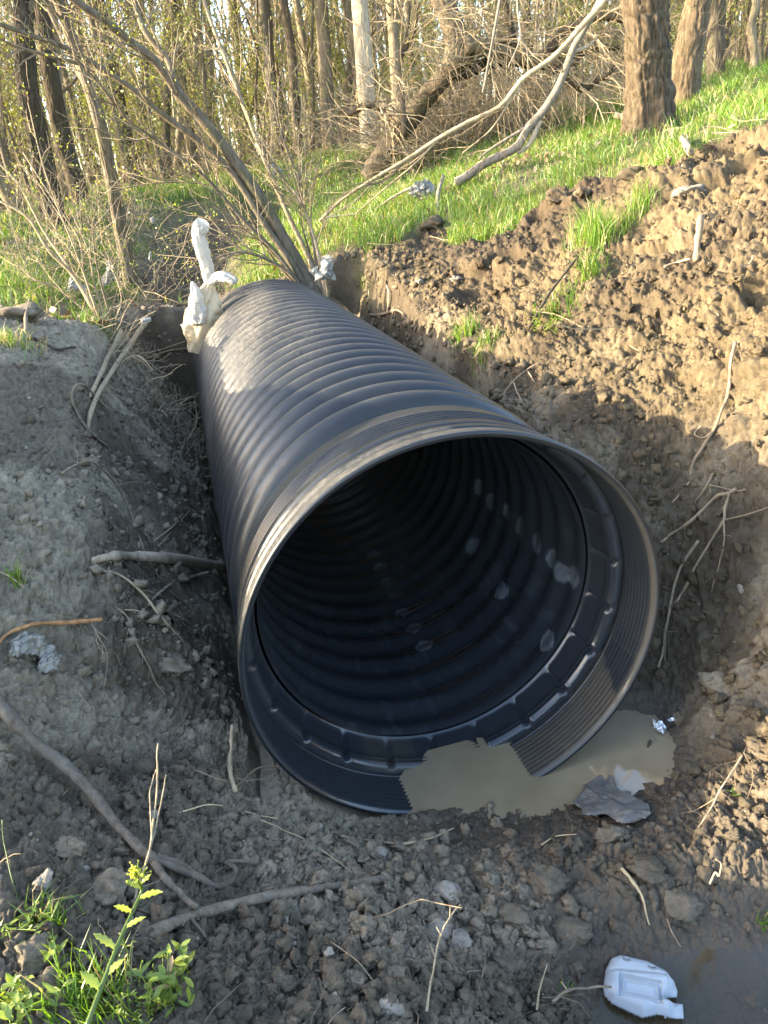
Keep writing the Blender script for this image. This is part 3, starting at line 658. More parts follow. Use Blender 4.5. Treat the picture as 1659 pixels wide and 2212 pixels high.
def big_tree(name, label, base, path, r0, r1, bark, ridge, top=11, nb=10, seed=1, dead=None, twigs=True):
    rng = np.random.default_rng(seed); p0 = G(*base) if len(base) == 2 else atY(*base)
    p0 = np.array([p0[0], p0[1], min(p0[2], float(ground_h(p0[0], p0[1])[0]))]); root = empty(name, p0, label, "tree")
    P = [p0 - np.array([0, 0, .15])] + [atY(*q) for q in path]; d = P[-1] - P[-2]; d /= np.linalg.norm(d); d = d * .5 + np.array([0, 0, .6])
    while P[-1][2] < top: P.append(P[-1] + d * 1.5 + rng.normal(0, .12, 3))
    T = MB(); S = rough_trunk(T, np.array(P), r0, r1, ridge, seed=seed)
    T.build("trunk", bark, root)
    Cr = MB(); tips = []
    shoots(Cr, S, r0 * .4, rng, nb, 2.2, r0 * .25, 2, tips, .42, 1.0, .05)
    if twigs: shoots(Cr, S, r0 * .1, rng, 8, .7, .008, 1, tips, .05, .4)
    Cr.build("crown", M_TWIG, root, smooth=False)
    if dead:
        for q in dead: b = MB(); limb(b, q[0], q[1], q[2]); b.build("broken_limb", M_BARK_DARK, root)
    return root
big_tree("big_tree", "thickest trunk with deeply ridged bark standing on the bright grass bank", (1405, 296, 8.3), [(1401, 200, 8.32), (1397, 100, 8.3), (1390, 0, 8.3), (1383, -130, 8.35)], .205, .13, M_BARK_ROUGH, .085, seed=4,
         dead=[([(1425, 150, 8.2), (1438, 110, 8.2), (1441, 60, 8.2), (1437, 18, 8.2)], 9, 3)])
big_tree("big_tree", "dark finely ridged trunk leaning away just behind the thickest trunk", (1473, 258, 9.5), [(1481, 170, 9.55), (1492, 80, 9.6), (1507, 0, 9.65), (1530, -130, 9.7)], .158, .09, M_BARK_ROUGH, .05, seed=8)
big_tree("big_tree", "straight grey trunk behind the crest of the grass bank", (1549, 195, 13.5), [(1546, 110, 13.5), (1548, 0, 13.5), (1551, -120, 13.5)], .135, .09, M_BARK, .04, seed=12)
big_tree("wavy_tree", "thin wavy trunk rising from the crest of the grass bank", (1625, 182, 13), [(1630, 120, 13), (1622, 60, 13), (1633, 0, 13), (1622, -120, 13)], .062, .04, M_BARK, .03, seed=13)
big_tree("pale_tree", "tall pale sunlit trunk at the back of the grass clearing", (791, 250, 15), [(788, 160, 15), (782, 60, 15), (777, 0, 15), (770, -130, 15)], .155, .10, M_BARK_PALE, .02, seed=15)
big_tree("dark_tree", "dark upright trunk behind the fallen tree's raised log", (962, 250, 13.3), [(980, 150, 13.3), (988, 90, 13.3), (972, 40, 13.3), (952, -10, 13.3), (930, -130, 13.3)], .19, .12, M_BARK_DARK, .05, seed=16)
big_tree("bank_tree", "leaning trunk on the edge of the cut creek bank", (181, 456, 11.2), [(163, 390, 11.2), (138, 310, 11.2), (118, 210, 11.1), (98, 90, 11), (86, 0, 11), (75, -130, 11)], .115, .07, M_BARK_DARK, .05, seed=17)
big_tree("bank_tree", "dark trunk wrapped in brush left of the creek bank", (112, 480, 10.4), [(102, 400, 10.4), (84, 300, 10.4), (62, 200, 10.3), (52, 80, 10.2), (40, -60, 10.2)], .13, .08, M_BARK_DARK, .06, seed=18)
big_tree("slim_tree", "slim leaning tree rooted in the creek hollow beyond the pipe", (290, 655, 7.7), [(277, 580, 7.7), (262, 500, 7.7), (247, 420, 7.65), (232, 340, 7.6), (212, 250, 7.5), (180, 150, 7.5), (140, 40, 7.4), (100, -90, 7.3)], .068, .03, M_BARK, .05, top=8, seed=19)
big_tree("grey_tree", "grey trunk with a slight bend at the edge of the clearing", (706, 262, 17), [(704, 180, 17), (700, 90, 17), (694, 0, 17), (690, -120, 17)], .14, .09, M_BARK, .03, seed=20)
big_tree("grey_tree", "dark slender trunk left of the pale tree", (640, 290, 18), [(636, 200, 18), (628, 100, 18), (612, 0, 18), (600, -120, 18)], .10, .07, M_BARK_DARK, .03, seed=22)

def leaning_tree():
    rng = np.random.default_rng(3); p0 = G(688, 640) if G(688, 640) is not None else atY(688, 640, 6.9)
    p0 = atY(686, 648, 6.75); root = empty("leaning_tree", p0, "multi-stemmed tree leaning out over the far end of the pipe", "tree")
    stems = [
     ([(690, 655, 6.7), (655, 590, 6.8), (615, 520, 6.8), (560, 425, 6.75), (500, 340, 6.7), (440, 262, 6.65), (390, 208, 6.6), (340, 138, 6.5), (285, 93, 6.4), (232, 50, 6.3), (160, 0, 6.2), (80, -70, 6.1)], 15, 7),
     ([(392, 210, 6.6), (375, 170, 6.65), (362, 130, 6.7), (312, 66, 6.7), (292, 0, 6.75), (280, -90, 6.8)], 8, 5),
     ([(680, 655, 6.7), (630, 570, 6.75), (575, 490, 6.75), (505, 378, 6.7), (433, 307, 6.6), (350, 247, 6.5), (283, 190, 6.4), (200, 137, 6.3), (133, 100, 6.2), (67, 77, 6.1), (-20, 45, 6.0)], 8, 4.5),
     ([(672, 650, 6.7), (600, 550, 6.7), (540, 490, 6.65), (483, 427, 6.6), (433, 373, 6.5), (333, 300, 6.4), (273, 257, 6.3), (213, 180, 6.2), (160, 125, 6.1)], 4.5, 2),
     ([(702, 650, 6.75), (668, 560, 6.9), (625, 470, 7), (590, 390, 7.1), (547, 283, 7.2), (500, 160, 7.3), (443, 10, 7.4), (420, -90, 7.4)], 6, 3.5),
     ([(660, 635, 6.7), (625, 590, 6.65), (580, 562, 6.6), (530, 545, 6.5), (480, 552, 6.45), (440, 578, 6.4)], 4.5, 1.8),
     ([(655, 630, 6.8), (610, 570, 6.8), (540, 505, 6.8), (470, 475, 6.8), (400, 490, 6.8)], 3, 1.2),
     ([(695, 650, 6.8), (675, 520, 6.9), (645, 400, 7), (600, 260, 7.1), (575, 100, 7.2)], 3.4, 1.5),
     ([(705, 650, 6.7), (690, 560, 6.75), (668, 480, 6.8), (640, 420, 6.85), (560, 330, 6.9)], 4.5, 1.4),
     ([(698, 650, 6.8), (680, 580, 6.9), (650, 470, 7.0), (645, 330, 7.1), (630, 200, 7.2)], 2.4, 1),
     ([(665, 640, 6.75), (590, 560, 6.8), (520, 440, 6.9), (450, 400, 7.0), (340, 395, 7.0), (230, 415, 7.0)], 2.6, 1.2)]
    tips = []; Cr = MB(); Fo = MB()
    for k, (pts, r0, r1) in enumerate(stems):
        b = MB(); S, rr = limb(b, pts, r0, r1, 40, 9, .05); b.build("stem", M_BARK, root)
        shoots(Cr, S, rr[0] * .5, rng, 16, .75, .008, 1, tips, .3, 1.0, .05, (.4, 1.0), 4, .12)
    Cr.build("crown", M_TWIG, root, smooth=False)
    tips = np.array(tips); leaves(Fo, tips[rng.uniform(0, 1, len(tips)) < .20], .015, rng, 4, .03); Fo.build("foliage", M_BUD, root, smooth=False)
leaning_tree()
def left_shrub():
    rng = np.random.default_rng(9); root = empty("shrub", atY(218, 690, 6.0), "bare fan-shaped shrub of crossing stems at the end of the left bank", "shrub")
    st = [([(216, 690, 6.0), (160, 597, 6.05), (105, 540, 6.0), (60, 470, 6.0), (-5, 432, 6.0)], 5, 2.5), ([(212, 688, 6.05), (150, 580, 6.1), (95, 500, 6.2), (45, 405, 6.2), (-5, 350, 6.2)], 4, 2),
          ([(222, 690, 6.0), (185, 610, 6.1), (172, 520, 6.2), (120, 440, 6.2), (50, 330, 6.3)], 3.2, 1.2), ([(230, 690, 6.0), (205, 620, 6.1), (190, 540, 6.1), (150, 450, 6.2)], 2.6, 1), ([(240, 690, 6.0), (215, 600, 6.0), (200, 500, 6.0), (215, 400, 6)], 2.2, .8),
          ([(250, 690, 5.9), (262, 640, 5.9), (230, 560, 5.9), (160, 490, 5.9)], 1.8, .8), ([(205, 690, 6.1), (120, 620, 6.2), (60, 600, 6.2), (0, 540, 6.3)], 2, .8), ([(235, 690, 6.05), (260, 600, 6.1), (270, 520, 6.2), (300, 440, 6.3)], 1.8, .7), ([(215, 690, 6), (170, 560, 5.9), (100, 380, 5.8), (60, 220, 5.8)], 2.6, .9)]
    Cr = MB(); tips = []; Fo = MB()
    for p, a, c in st:
        b = MB(); S, rr = limb(b, p, a, c, 26, 7, .05); b.build("stem", M_TWIG, root); shoots(Cr, S, rr[0] * .6, rng, 8, .5, .005, 1, tips, .2, 1, .05, (.4, 1.0), 3, .14)
    Cr.build("twigs", M_TWIG, root, smooth=False); tips = np.array(tips); leaves(Fo, tips[rng.uniform(0, 1, len(tips)) < .18], .015, rng, 4, .025); Fo.build("foliage", M_BUD, root, smooth=False)
left_shrub()
def fallen_tree():
    rng = np.random.default_rng(21); root = empty("fallen_tree", atY(813, 365, 11.3), "dead fallen tree hung with brush, its broken log raised across the clearing", "tree")
    b = MB(); S, _ = limb(b, [(800, 385, 11.3), (832, 330, 11.3), (866, 283, 11.25), (923, 207, 11.2), (975, 153, 11.1), (1015, 118, 11)], 26, 16, 40, 14, .14); b.build("trunk", M_BARK_DARK, root)
    L = [([(1006, 96, 10.9), (1040, 103, 10.9), (1080, 110, 10.9), (1146, 127, 10.9), (1200, 134, 10.9), (1245, 130, 10.95)], 15, 9, M_BARK), ([(985, 165, 11.1), (1046, 140, 11.1), (1096, 128, 11.1), (1150, 136, 11), (1200, 140, 10.9)], 11, 9, M_BARK_DARK),
         ([(1170, 128, 10.9), (1196, 98, 10.8), (1213, 73, 10.8), (1246, 53, 10.7), (1296, 35, 10.6), (1350, 42, 10.6)], 9, 6, M_BARK_DARK), ([(1205, 128, 10.9), (1263, 110, 10.9), (1313, 103, 10.8), (1365, 108, 10.8)], 8, 4, M_BARK_DARK),
         ([(1190, 138, 10.9), (1230, 177, 10.8), (1263, 192, 10.7), (1282, 178, 10.7), (1313, 163, 10.6), (1330, 140, 10.6)], 8, 3, M_BARK_DARK), ([(1118, 118, 10.9), (1106, 77, 10.9), (1100, 43, 10.9), (1088, 0, 10.9), (1080, -60, 10.9)], 8, 5, M_BARK_DARK),
         ([(1000, 98, 10.9), (1050, 92, 10.9), (1110, 98, 10.9)], 8, 4, M_BARK_DARK), ([(873, 290, 10.6), (868, 200, 10.6), (864, 127, 10.6), (880, 60, 10.6), (885, -20, 10.6)], 4.5, 3, M_BARK_DARK), ([(864, 130, 10.6), (895, 70, 10.6), (905, 10, 10.6)], 3, 1.5, M_BARK_DARK),
         ([(752, 248, 11.5), (790, 228, 11.4), (830, 230, 11.3), (868, 262, 11)], 5, 8, M_BARK_DARK)]
    Cr = MB(); tips = []
    for p, a, c, mt in L:
        b = MB(); Q, rr = limb(b, p, a * 1.25, c * 1.25, 30, 9, .16); b.build("limb", mt, root); shoots(Cr, Q, rr[0] * .4, rng, 22, 1.3, .011, 1, tips, .1, 1, -.09, (.5, 1.2), 4, .18)
    shoots(Cr, S, .05, rng, 75, 1.0, .009, 1, tips, .05, 1, -.14, (.6, 1.4), 3, .22)
    Cr.build("twigs", M_TWIG, root, smooth=False)
fallen_tree()
def dead_branch(label, paths, m, Y, seed, n=10, tw=.6):
    rng = np.random.default_rng(seed); root = empty("dead_branch", atY(paths[0][0][0][0], paths[0][0][0][1], Y), label, "branch"); Cr = MB(); tips = []
    for k, (p, a, c) in enumerate(paths):
        b = MB(); S, rr = limb(b, p, a, c, 36, 9, .07, Y=Y); b.build("limb", m, root)
        shoots(Cr, S, rr[0] * .4, rng, n, tw, .006, 1, tips, .1, 1, -.02, (.5, 1.1), 3, .15)
    Cr.build("twigs", M_TWIG, root, smooth=False)
dead_branch("thick pale barkless branch sloping down onto the grass left of the thickest trunk", [([(985, 395), (1010, 380), (1046, 353), (1113, 320), (1140, 277), (1173, 240), (1203, 193), (1223, 147), (1236, 110), (1260, 67), (1297, 0), (1330, -70)], 10, 7), ([(1166, 262), (1150, 300), (1133, 322), (1118, 330)], 6, 4), ([(1150, 268), (1105, 294), (1060, 322), (1035, 342)], 4, 2), ([(1236, 112), (1270, 100), (1290, 80)], 5, 2)], M_DEAD, 8.0, 41, 5)
dead_branch("long thin brown branch arching down across the grass to the pipe's end", [([(690, 478), (740, 430), (813, 383), (880, 343), (946, 300), (1013, 263), (1080, 230), (1130, 170), (1196, 123), (1256, 57), (1306, 0), (1340, -60)], 3, 7), ([(946, 300), (900, 350), (840, 400), (770, 460)], 3, 1.2), ([(880, 343), (830, 390), (760, 410), (700, 460)], 2.5, 1), ([(1130, 172), (1100, 220), (1060, 280), (1000, 330)], 3, 1)], M_TWIG, 7.9, 42, 12, .8)
dead_branch("pale slender branch hanging straight down in front of the raised log", [([(1085, -40), (1078, 10), (1060, 110), (1043, 200)], 3.5, 2.5), ([(1116, -40), (1118, 20), (1123, 83), (1098, 145)], 2.5, 1.2), ([(1123, 83), (1138, 105), (1141, 160)], 2, 1)], M_DEAD, 9.5, 43, 4, .5)
dead_branch("grey forked stick lying on the grass below the white bag", [([(700, 470), (770, 462), (805, 455), (850, 425), (890, 405)], 2.2, 2.8), ([(690, 480), (760, 440), (800, 400)], 1.5, 1)], M_DEAD, 8.2, 44, 3, .3)

# ------------------------------------------------------------------ grass, brush and litter
def scatter(n, r0, r1, b0, b1, rng, power=1.0):
    b = np.radians(rng.uniform(b0, b1, n)); r = np.exp(rng.uniform(math.log(r0), math.log(r1), n)); return r * np.sin(b), r * np.cos(b), r
def grass_field():
    rng = np.random.default_rng(2); n = 300000; x, y, r = scatter(n, 4.0, 26, -37, 37, rng)
    so, ck = soil_mask(x, y), creek_mask(x, y); dens = np.clip(.66 + 1.2 * fbm(x * 1.1, y * 1.1, 4, 62), .04, 1) * (1 - so) ** 3 * (1 - ck) ** 2 * (1 - .75 * sstep(13, 20, r))
    s, l = to_sl(x, y); dens *= 1 - .75 * sstep(.3, -.8, l) * sstep(3, 4.5, s) * (r < 6.2)
    k = rng.uniform(0, 1, n) < dens; x, y, r = x[k], y[k], r[k]; blades("grass", x, y, ground_h(x, y), r, rng, "fresh green spring grass covering the banks", .55 + .45 * fbm(x * .5, y * .5, 2, 7))
def blade_mesh(mb, x, y, z, h, w, rng, lean=.45, dry=.12):
    n = len(x); a = rng.uniform(0, 6.283, n); la = rng.uniform(0, 6.283, n); q = lean * rng.uniform(.2, 1.3, n) * h
    ux, uy = np.cos(a) * w * .5, np.sin(a) * w * .5; dx, dy = np.cos(la) * q, np.sin(la) * q; O = np.zeros(n)
    B = np.stack([x, y, z - .01], 1); U = np.stack([ux, uy, O], 1); m1 = B + np.stack([dx * .3, dy * .3, h * .55], 1); tp = B + np.stack([dx, dy, h * (1 - .25 * (q / h) ** 2)], 1)
    V = np.stack([B - U, B + U, m1 + U * .8, m1 - U * .8, tp], 1).reshape(-1, 3); i = np.arange(n) * 5
    v = np.clip(rng.normal(.42, .2, n), 0, .8); v = np.where(rng.uniform(0, 1, n) < dry, rng.uniform(.86, 1, n), v)
    mb.add(V, np.stack([i, i + 1, i + 2, i + 3], 1), np.stack([i + 3, i + 2, i + 4], 1), np.repeat(v, 5))
def blades(name, x, y, z, r, rng, label, lush):
    b = MB(); h = rng.uniform(.05, .18, len(x)) * (.55 + .8 * lush); w = rng.uniform(.004, .008, len(x)) * np.maximum(1, r / 7)
    blade_mesh(b, x, y, z, h, w, rng, .9, .17); tag(b.build(name, M_GRASS, smooth=False), label, "grass", kind="stuff")
grass_field()
def brush():
    rng = np.random.default_rng(12); b = MB()
    zones = [((240, 430), (560, 700), 6.3, 9.5, 45, .5), ((0, 290), (330, 640), 6.5, 12.5, 130, 1.0), ((820, 1180), (230, 340), 11.3, 13.2, 420, .9), ((830, 1130), (200, 300), 11.8, 13.2, 220, 1.9), ((300, 820), (270, 400), 15, 21, 260, 1.2), ((1050, 1370), (190, 290), 11, 15, 120, 1.0), ((1150, 1659), (150, 210), 13, 17, 120, 1.1), ((220, 420), (700, 790), 4.6, 5.9, 130, .35), ((420, 520), (430, 560), 8.6, 11, 25, .6)]
    for (xa, xb), (ya, yb), Ya, Yb, num, ht in zones:
        for k in range(num):
            p = atY(rng.uniform(xa, xb), rng.uniform(ya, yb), rng.uniform(Ya, Yb)); p[2] = float(ground_h(p[0], p[1])[0]) - .02
            d = np.array([rng.normal(0, .7), rng.normal(0, .7), rng.uniform(.2, 1)]); L = ht * rng.uniform(.5, 1.4); P = wobble(p, d, L, 7, rng, .2, -.03)
            rr = rng.uniform(.002, .006) * (1 + (Ya > 10) * .6); b.tube(P, np.linspace(rr, rr * .5, 8), 3, False, rng.uniform())
            for j in range(3):
                i = int(rng.integers(2, 7)); Q = wobble(P[i], rng.normal(0, 1, 3), L * .4, 4, rng, .2); b.tube(Q, np.linspace(rr * .6, rr * .3, 5), 3, False)
    tag(b.build("undergrowth", M_TWIG, smooth=False), "tangle of dead stems and briars along the creek and under the trees", "undergrowth", kind="stuff")
    b = MB(); n = 9000; x, y, r = scatter(n, 3.4, 22, -36, 36, rng); so, ck = soil_mask(x, y), creek_mask(x, y); s, l = to_sl(x, y)
    d = np.maximum(np.maximum(ck, .20), sstep(0, -1, l) * sstep(3.2, 4.2, s) * .9) * np.where(so > .5, .06 + .4 * sstep(3, 3.8, s) * (l < -.5), 1); k = (rng.uniform(0, 1, n) < d) & ~((np.abs(l) < .8) & (s < 4.8)); x, y, r = x[k], y[k], r[k]; z = ground_h(x, y)
    for i in range(len(x)):
        L = rng.uniform(.06, .4); a = rng.uniform(0, 6.28); P = wobble((x[i], y[i], z[i] + .012), (math.cos(a), math.sin(a), rng.normal(.05, .15)), L, 3, rng, .12); b.tube(P, rng.uniform(.0015, .004) * max(1, r[i] / 8), 3, False, rng.uniform())
    tag(b.build("litter", M_STRAW, smooth=False), "dry straw and twigs littering the creek bed and bank", "litter", kind="stuff")
brush()

# ------------------------------------------------------------------ loose crumbs of soil
def ico(sub):
    import bmesh
    bm = bmesh.new(); bmesh.ops.create_icosphere(bm, subdivisions=sub, radius=1.0); bm.verts.ensure_lookup_table()
    V = np.array([v.co[:] for v in bm.verts]); T = np.array([[v.index for v in f.verts] for f in bm.faces]); bm.free(); return V, T
def lump(V, seed, amp=.35, flat=.75):
    d = V / np.linalg.norm(V, axis=1)[:, None]
    n = fbm(d[:, 0] * 1.6 + 3 * d[:, 2] + seed * 7.1, d[:, 1] * 1.6 - 2 * d[:, 2] + seed * 3.3, 3, seed)
    n2 = fbm(d[:, 1] * 4 + seed, d[:, 2] * 4 + d[:, 0] * 3, 2, seed + 9)
    V = d * (1 + amp * n)[:, None]; rg = np.random.default_rng(seed + 500)
    for k in range(7):                                   # broken faces
        q = rg.normal(0, 1, 3); q /= np.linalg.norm(q); h = rg.uniform(.55, .85); over = np.maximum(V @ q - h, 0); V = V - over[:, None] * q * .92
    return V * (1 + .16 * n2)[:, None] * np.array([1, 1, flat])
def rot_mats(n, rng):
    q = rng.normal(0, 1, (n, 4)); q /= np.linalg.norm(q, axis=1)[:, None]; w, x, y, z = q.T
    return np.stack([1 - 2 * (y * y + z * z), 2 * (x * y - z * w), 2 * (x * z + y * w), 2 * (x * y + z * w), 1 - 2 * (x * x + z * z), 2 * (y * z - x * w), 2 * (x * z - y * w), 2 * (y * z + x * w), 1 - 2 * (x * x + y * y)], 1).reshape(n, 3, 3)
def crumbs():
    rng = np.random.default_rng(77); b = MB()
    def put(x, y, z, size, sub, nvar):
        V0, T0 = ico(sub); k = len(x); var = rng.integers(0, nvar, k); R_ = rot_mats(k, rng)
        for q in range(nvar):
            i = np.where(var == q)[0]
            if not len(i): continue
            V = lump(V0, q + 3, .5, .7); P = np.einsum('nij,vj->nvi', R_[i], V) * size[i][:, None, None] + np.stack([x[i], y[i], z[i]], 1)[:, None]
            T = T0[None] + (np.arange(len(i)) * len(V0))[:, None, None]; b.add(P.reshape(-1, 3), None, T.reshape(-1, 3))
    n = 60000; x, y, r = scatter(n, .85, 6.5, -38, 38, rng); zz, _s1, wet, spoil = None, None, None, None
    s, l = to_sl(x, y); so = soil_mask(x, y); front = (s < .1)
    spo = sstep(.95, 1.5, l) * sstep(.2, .8, s); cl = sstep(-.2, .5, fbm(x * 2.1, y * 2.1, 3, 19))
    zb = base_h(x, y); wet = 1 - sstep(.0, .10, zb - WATER)
    dens = so * np.where(front, .30 + .6 * cl, .28 + .22 * cl + .5 * spo) * (1 - .85 * wet)
    k = (rng.uniform(0, 1, n) < dens) & ~((np.abs(l) < .72) & (s > -.05) & (s < 4.9)); x, y, spo, front, cl = x[k], y[k], spo[k], front[k], cl[k]
    size = (.0030 + .0018 * spo + .0022 * front) * rng.pareto(1.9, len(x)).clip(0, 6) + .0022; size = np.minimum(size, .026 + .008 * spo); z = ground_h(x, y) + size * .05
    big = size > .009; huge = size > .016; put(x[~big], y[~big], z[~big], size[~big], 1, 6); big &= ~huge; put(x[big], y[big], z[big], size[big], 2, 12); put(x[huge], y[huge], z[huge], size[huge], 3, 14)
    n = 9000; s3 = rng.uniform(-.1, 4.8, n); l3 = rng.uniform(.73, 1.2, n) * rng.choice([-1, 1], n); P3 = PC[None] + PA * s3[:, None] + PU * l3[:, None]; q = np.minimum(.003 + (.003 + .0010 * s3) * rng.pareto(1.9, n), .030); k = base_h(P3[:, 0], P3[:, 1]) > .06
    P3, q = P3[k], q[k]; z3 = ground_h(P3[:, 0], P3[:, 1]) + q * .2; sm = q < .012; put(P3[sm, 0], P3[sm, 1], z3[sm], q[sm], 1, 6); put(P3[~sm, 0], P3[~sm, 1], z3[~sm], q[~sm], 2, 12)
    zz = np.concatenate(b.v)[:, :2].astype(float); s, l = to_sl(zz[:, 0], zz[:, 1]); warm = sstep(.4, 1.1, l) * .9 * sstep(-.6, .2, s + .3 * l) + .12
    o = b.build("soil_crumbs", M_SOIL, smooth=True, attr={"warm": warm, "wet": 0 * warm, "turf": 0 * warm, "litter": 0 * warm, "damp_shade": np.clip(sstep(.9, 1.5, l) * sstep(2.1, 3.0, s + .35 * fbm(zz[:, 0] * 2, zz[:, 1] * 2, 3, 44)) + sstep(.25, .6, fbm(zz[:, 0] * 1.3, zz[:, 1] * 1.3, 3, 48)) * .7, 0, 1)}); tag(o, "loose crumbs and clods of dug soil", "soil", kind="stuff")
crumbs()

# ------------------------------------------------------------------ sticks, roots
def gp(px, py, up=.0):
    p = G(px, py)
    if p is None: p = hit_base(px, py)
    return p + np.array([0, 0, up])
def stick(name, label, cat, paths, m, n=30, sides=8, knob=.16, twigs=0, seed=0, group=None, tl=.12, branch_name="branchlet"):
    """paths: (points, radius0, radius1 in photo pixels); a point is (px, py[, height above the soil in m]) or (px, py, distance, None)"""
    rng = np.random.default_rng(seed + 100); objs = []
    def w(p):
        if len(p) == 4: return atY(p[0], p[1], p[2])
        return gp(p[0], p[1], p[2] if len(p) == 3 else .004)
    for k, (pts, r0, r1) in enumerate(paths):
        P = np.array([w(p) for p in pts]); S = spline(P, n); L = np.linalg.norm(np.diff(S, axis=0), axis=1).sum()
        S = S + np.stack([fbm(np.linspace(0, 6, n) + 3 * k, np.full(n, seed + a * 9.0), 2, seed + a) for a in range(3)], 1) * min(.006, L * .012) * np.linspace(0, 1, n)[:, None]
        rr = np.linspace(r0 * px_size(P[0]), r1 * px_size(P[-1]), n) * (1 + .20 * fbm(np.linspace(0, 14, n), np.full(n, 1.0 * k), 2, seed + 8)); b = MB(); b.tube(S, rr, sides, True, 0, knob)
        if k == 0:
            root = b.build(name, m); tag(root, label, cat, group)
            if twigs: tb = b
        else: b.build(branch_name, m, root)
        if twigs and k == 0:
            b2 = MB(); tips = []; shoots(b2, S, rr[0] * .5, rng, twigs, tl, .0018, 1, tips, .1, 1, -.05, (.4, 1.2), 3, .2); b2.build("rootlets" if "root" in name else "twigs", m, root, smooth=False)
    return root
stick("branch", "long grey bark-stripped branch reaching in from the left edge, its upper half sunlit and clay-caked", "branch",
      [([(-25, 1520, .10), (40, 1600, .09), (100, 1655, .08), (180, 1715, .06), (260, 1802, .04), (320, 1862, .03), (345, 1885, .03)], 13, 11),
       ([(338, 1880, .03), (365, 1920, .03), (395, 1950, .03), (432, 1978, .03)], 9, 6), ([(335, 1872, .03), (380, 1888, .025), (430, 1905, .02), (470, 1922, .015), (505, 1912, .02), (513, 1893, .03), (492, 1880, .03), (530, 1876, .02), (560, 1880, .01)], 9, 3),
       ([(348, 1872, .04), (400, 1885, .03), (420, 1895, .02)], 6, 4)], M_STICK, 44, 10, .12, seed=1)
stick("branch", "straight grey branch lying across the soil from the weeds towards the whitish rock", "branch", [([(300, 2035, .0), (345, 2015, .012), (420, 1988, .015), (550, 1952, .015), (700, 1925, .012), (790, 1908, .012), (840, 1902, .008)], 13, 8), ([(415, 1990, .01), (440, 2020, .005), (458, 2045, .0)], 4, 2)], M_STICK, 40, 10, .10, seed=2)
stick("twig", "pale dry forked stem standing in front of the sunlit branch", "twig", [([(285, 1998, .0), (300, 1950, .03), (340, 1880, .08), (366, 1800, .16), (380, 1735, .22)], 3.4, 1.8), ([(342, 1876, .08), (365, 1830, .12), (387, 1775, .17)], 2.2, 1.2), ([(345, 1870, .09), (350, 1800, .15), (365, 1770, .18)], 1.6, 1)], M_STRAW, 26, 6, seed=3)
stick("twig", "upright clay-caked root stub beside the bell's lower left", "root", [([(508, 1712), (500, 1680, .03), (505, 1650, .06), (513, 1612, .09)], 6, 4), ([(510, 1705, .01), (540, 1690, .03), (570, 1676, .04), (620, 1672, .03)], 3, 1.6)], M_ROOT, 20, 7, .15, twigs=5, seed=4)
stick("twig", "pale thin stick lying on the mud just below the water's edge", "twig", [([(738, 1812, .01), (790, 1822, .015), (850, 1830, .015), (910, 1824, .015), (985, 1799, .015)], 3.5, 1.8)], M_STRAW, 22, 6, seed=5)
stick("stem", "bleached reed bent across the mud above the white jug", "stem", [([(1342, 1892, .03), (1362, 1915, .03), (1385, 1945, .02), (1393, 1975, .015), (1402, 2002, .006)], 3.6, 1.6)], M_STRAW, 20, 6, seed=6)
stick("twig", "orange sunlit twig crossing the very bottom edge", "twig", [([(1195, 2216, .09), (1225, 2196, .10), (1265, 2190, .10), (1318, 2186, .10)], 3.6, 2.4), ([(1225, 2196, .10), (1213, 2183, .11)], 2, 1.4)], M_ROOT, 20, 6, seed=7)
stick("twig", "thorny pale twig rising from the bottom edge", "twig", [([(925, 2216, .05), (938, 2170, .09), (955, 2120, .13), (975, 2090, .16), (1003, 2066, .19)], 3, 1.5), ([(948, 2140, .11), (938, 2120, .13)], 1.5, .8), ([(962, 2108, .14), (952, 2096, .15)], 1.5, .8), ([(980, 2085, .16), (982, 2070, .18)], 1.4, .8)], M_STRAW, 20, 5, seed=8)
stick("twig", "short forked twig at the bottom edge left of the shallow puddle", "twig", [([(1160, 2216, .06), (1168, 2180, .09), (1184, 2150, .12)], 2.4, 1.4)], M_STRAW, 14, 5, seed=9)
stick("branch", "thick smooth grey branch poking from the left bank to the pipe's side", "branch", [([(203, 1222, .02), (250, 1220, .035), (300, 1221, .04), (355, 1228, .05), (420, 1246, .07), (485, 1262, .09)], 9, 11)], M_STICK, 30, 10, .05, seed=10)
stick("twig", "pale twig just under the thick branch on the left bank", "twig", [([(330, 1300, .01), (370, 1278, .03), (420, 1268, .05), (455, 1266, .07)], 3, 4)], M_STICK, 18, 6, seed=11)
stick("stick", "frayed rusty-brown stick above the grey crumpled rag", "stick", [([(-10, 1415, .02), (25, 1385, .03), (80, 1366, .03), (150, 1360, .03), (228, 1361, .04)], 4, 4.5)], bark_material("rusty_wood", (.13, .065, .03), (.30, .16, .075)), 24, 7, .1, seed=12)
stick("root", "long thin root trailing down the middle of the left bank", "root", [([(135, 1028, .01), (170, 1018, .03), (205, 1012, .03), (240, 1038, .02), (265, 1070, .02), (285, 1120, .02), (305, 1180, .02), (325, 1225, .03), (370, 1285, .02), (420, 1325, .01)], 2.6, 1.4), ([(255, 1058, .02), (300, 1052, .02), (350, 1065, .01)], 1.6, .8)], M_TWIG, 40, 6, twigs=5, seed=13)
stick("root", "long grey root sloping down the left bank to the bell", "root", [([(218, 1238, .01), (260, 1252, .02), (310, 1290, .02), (350, 1340, .02), (400, 1395, .02), (440, 1432, .015), (475, 1460, .005)], 3.4, 2.4)], M_TWIG, 30, 6, twigs=3, seed=14)
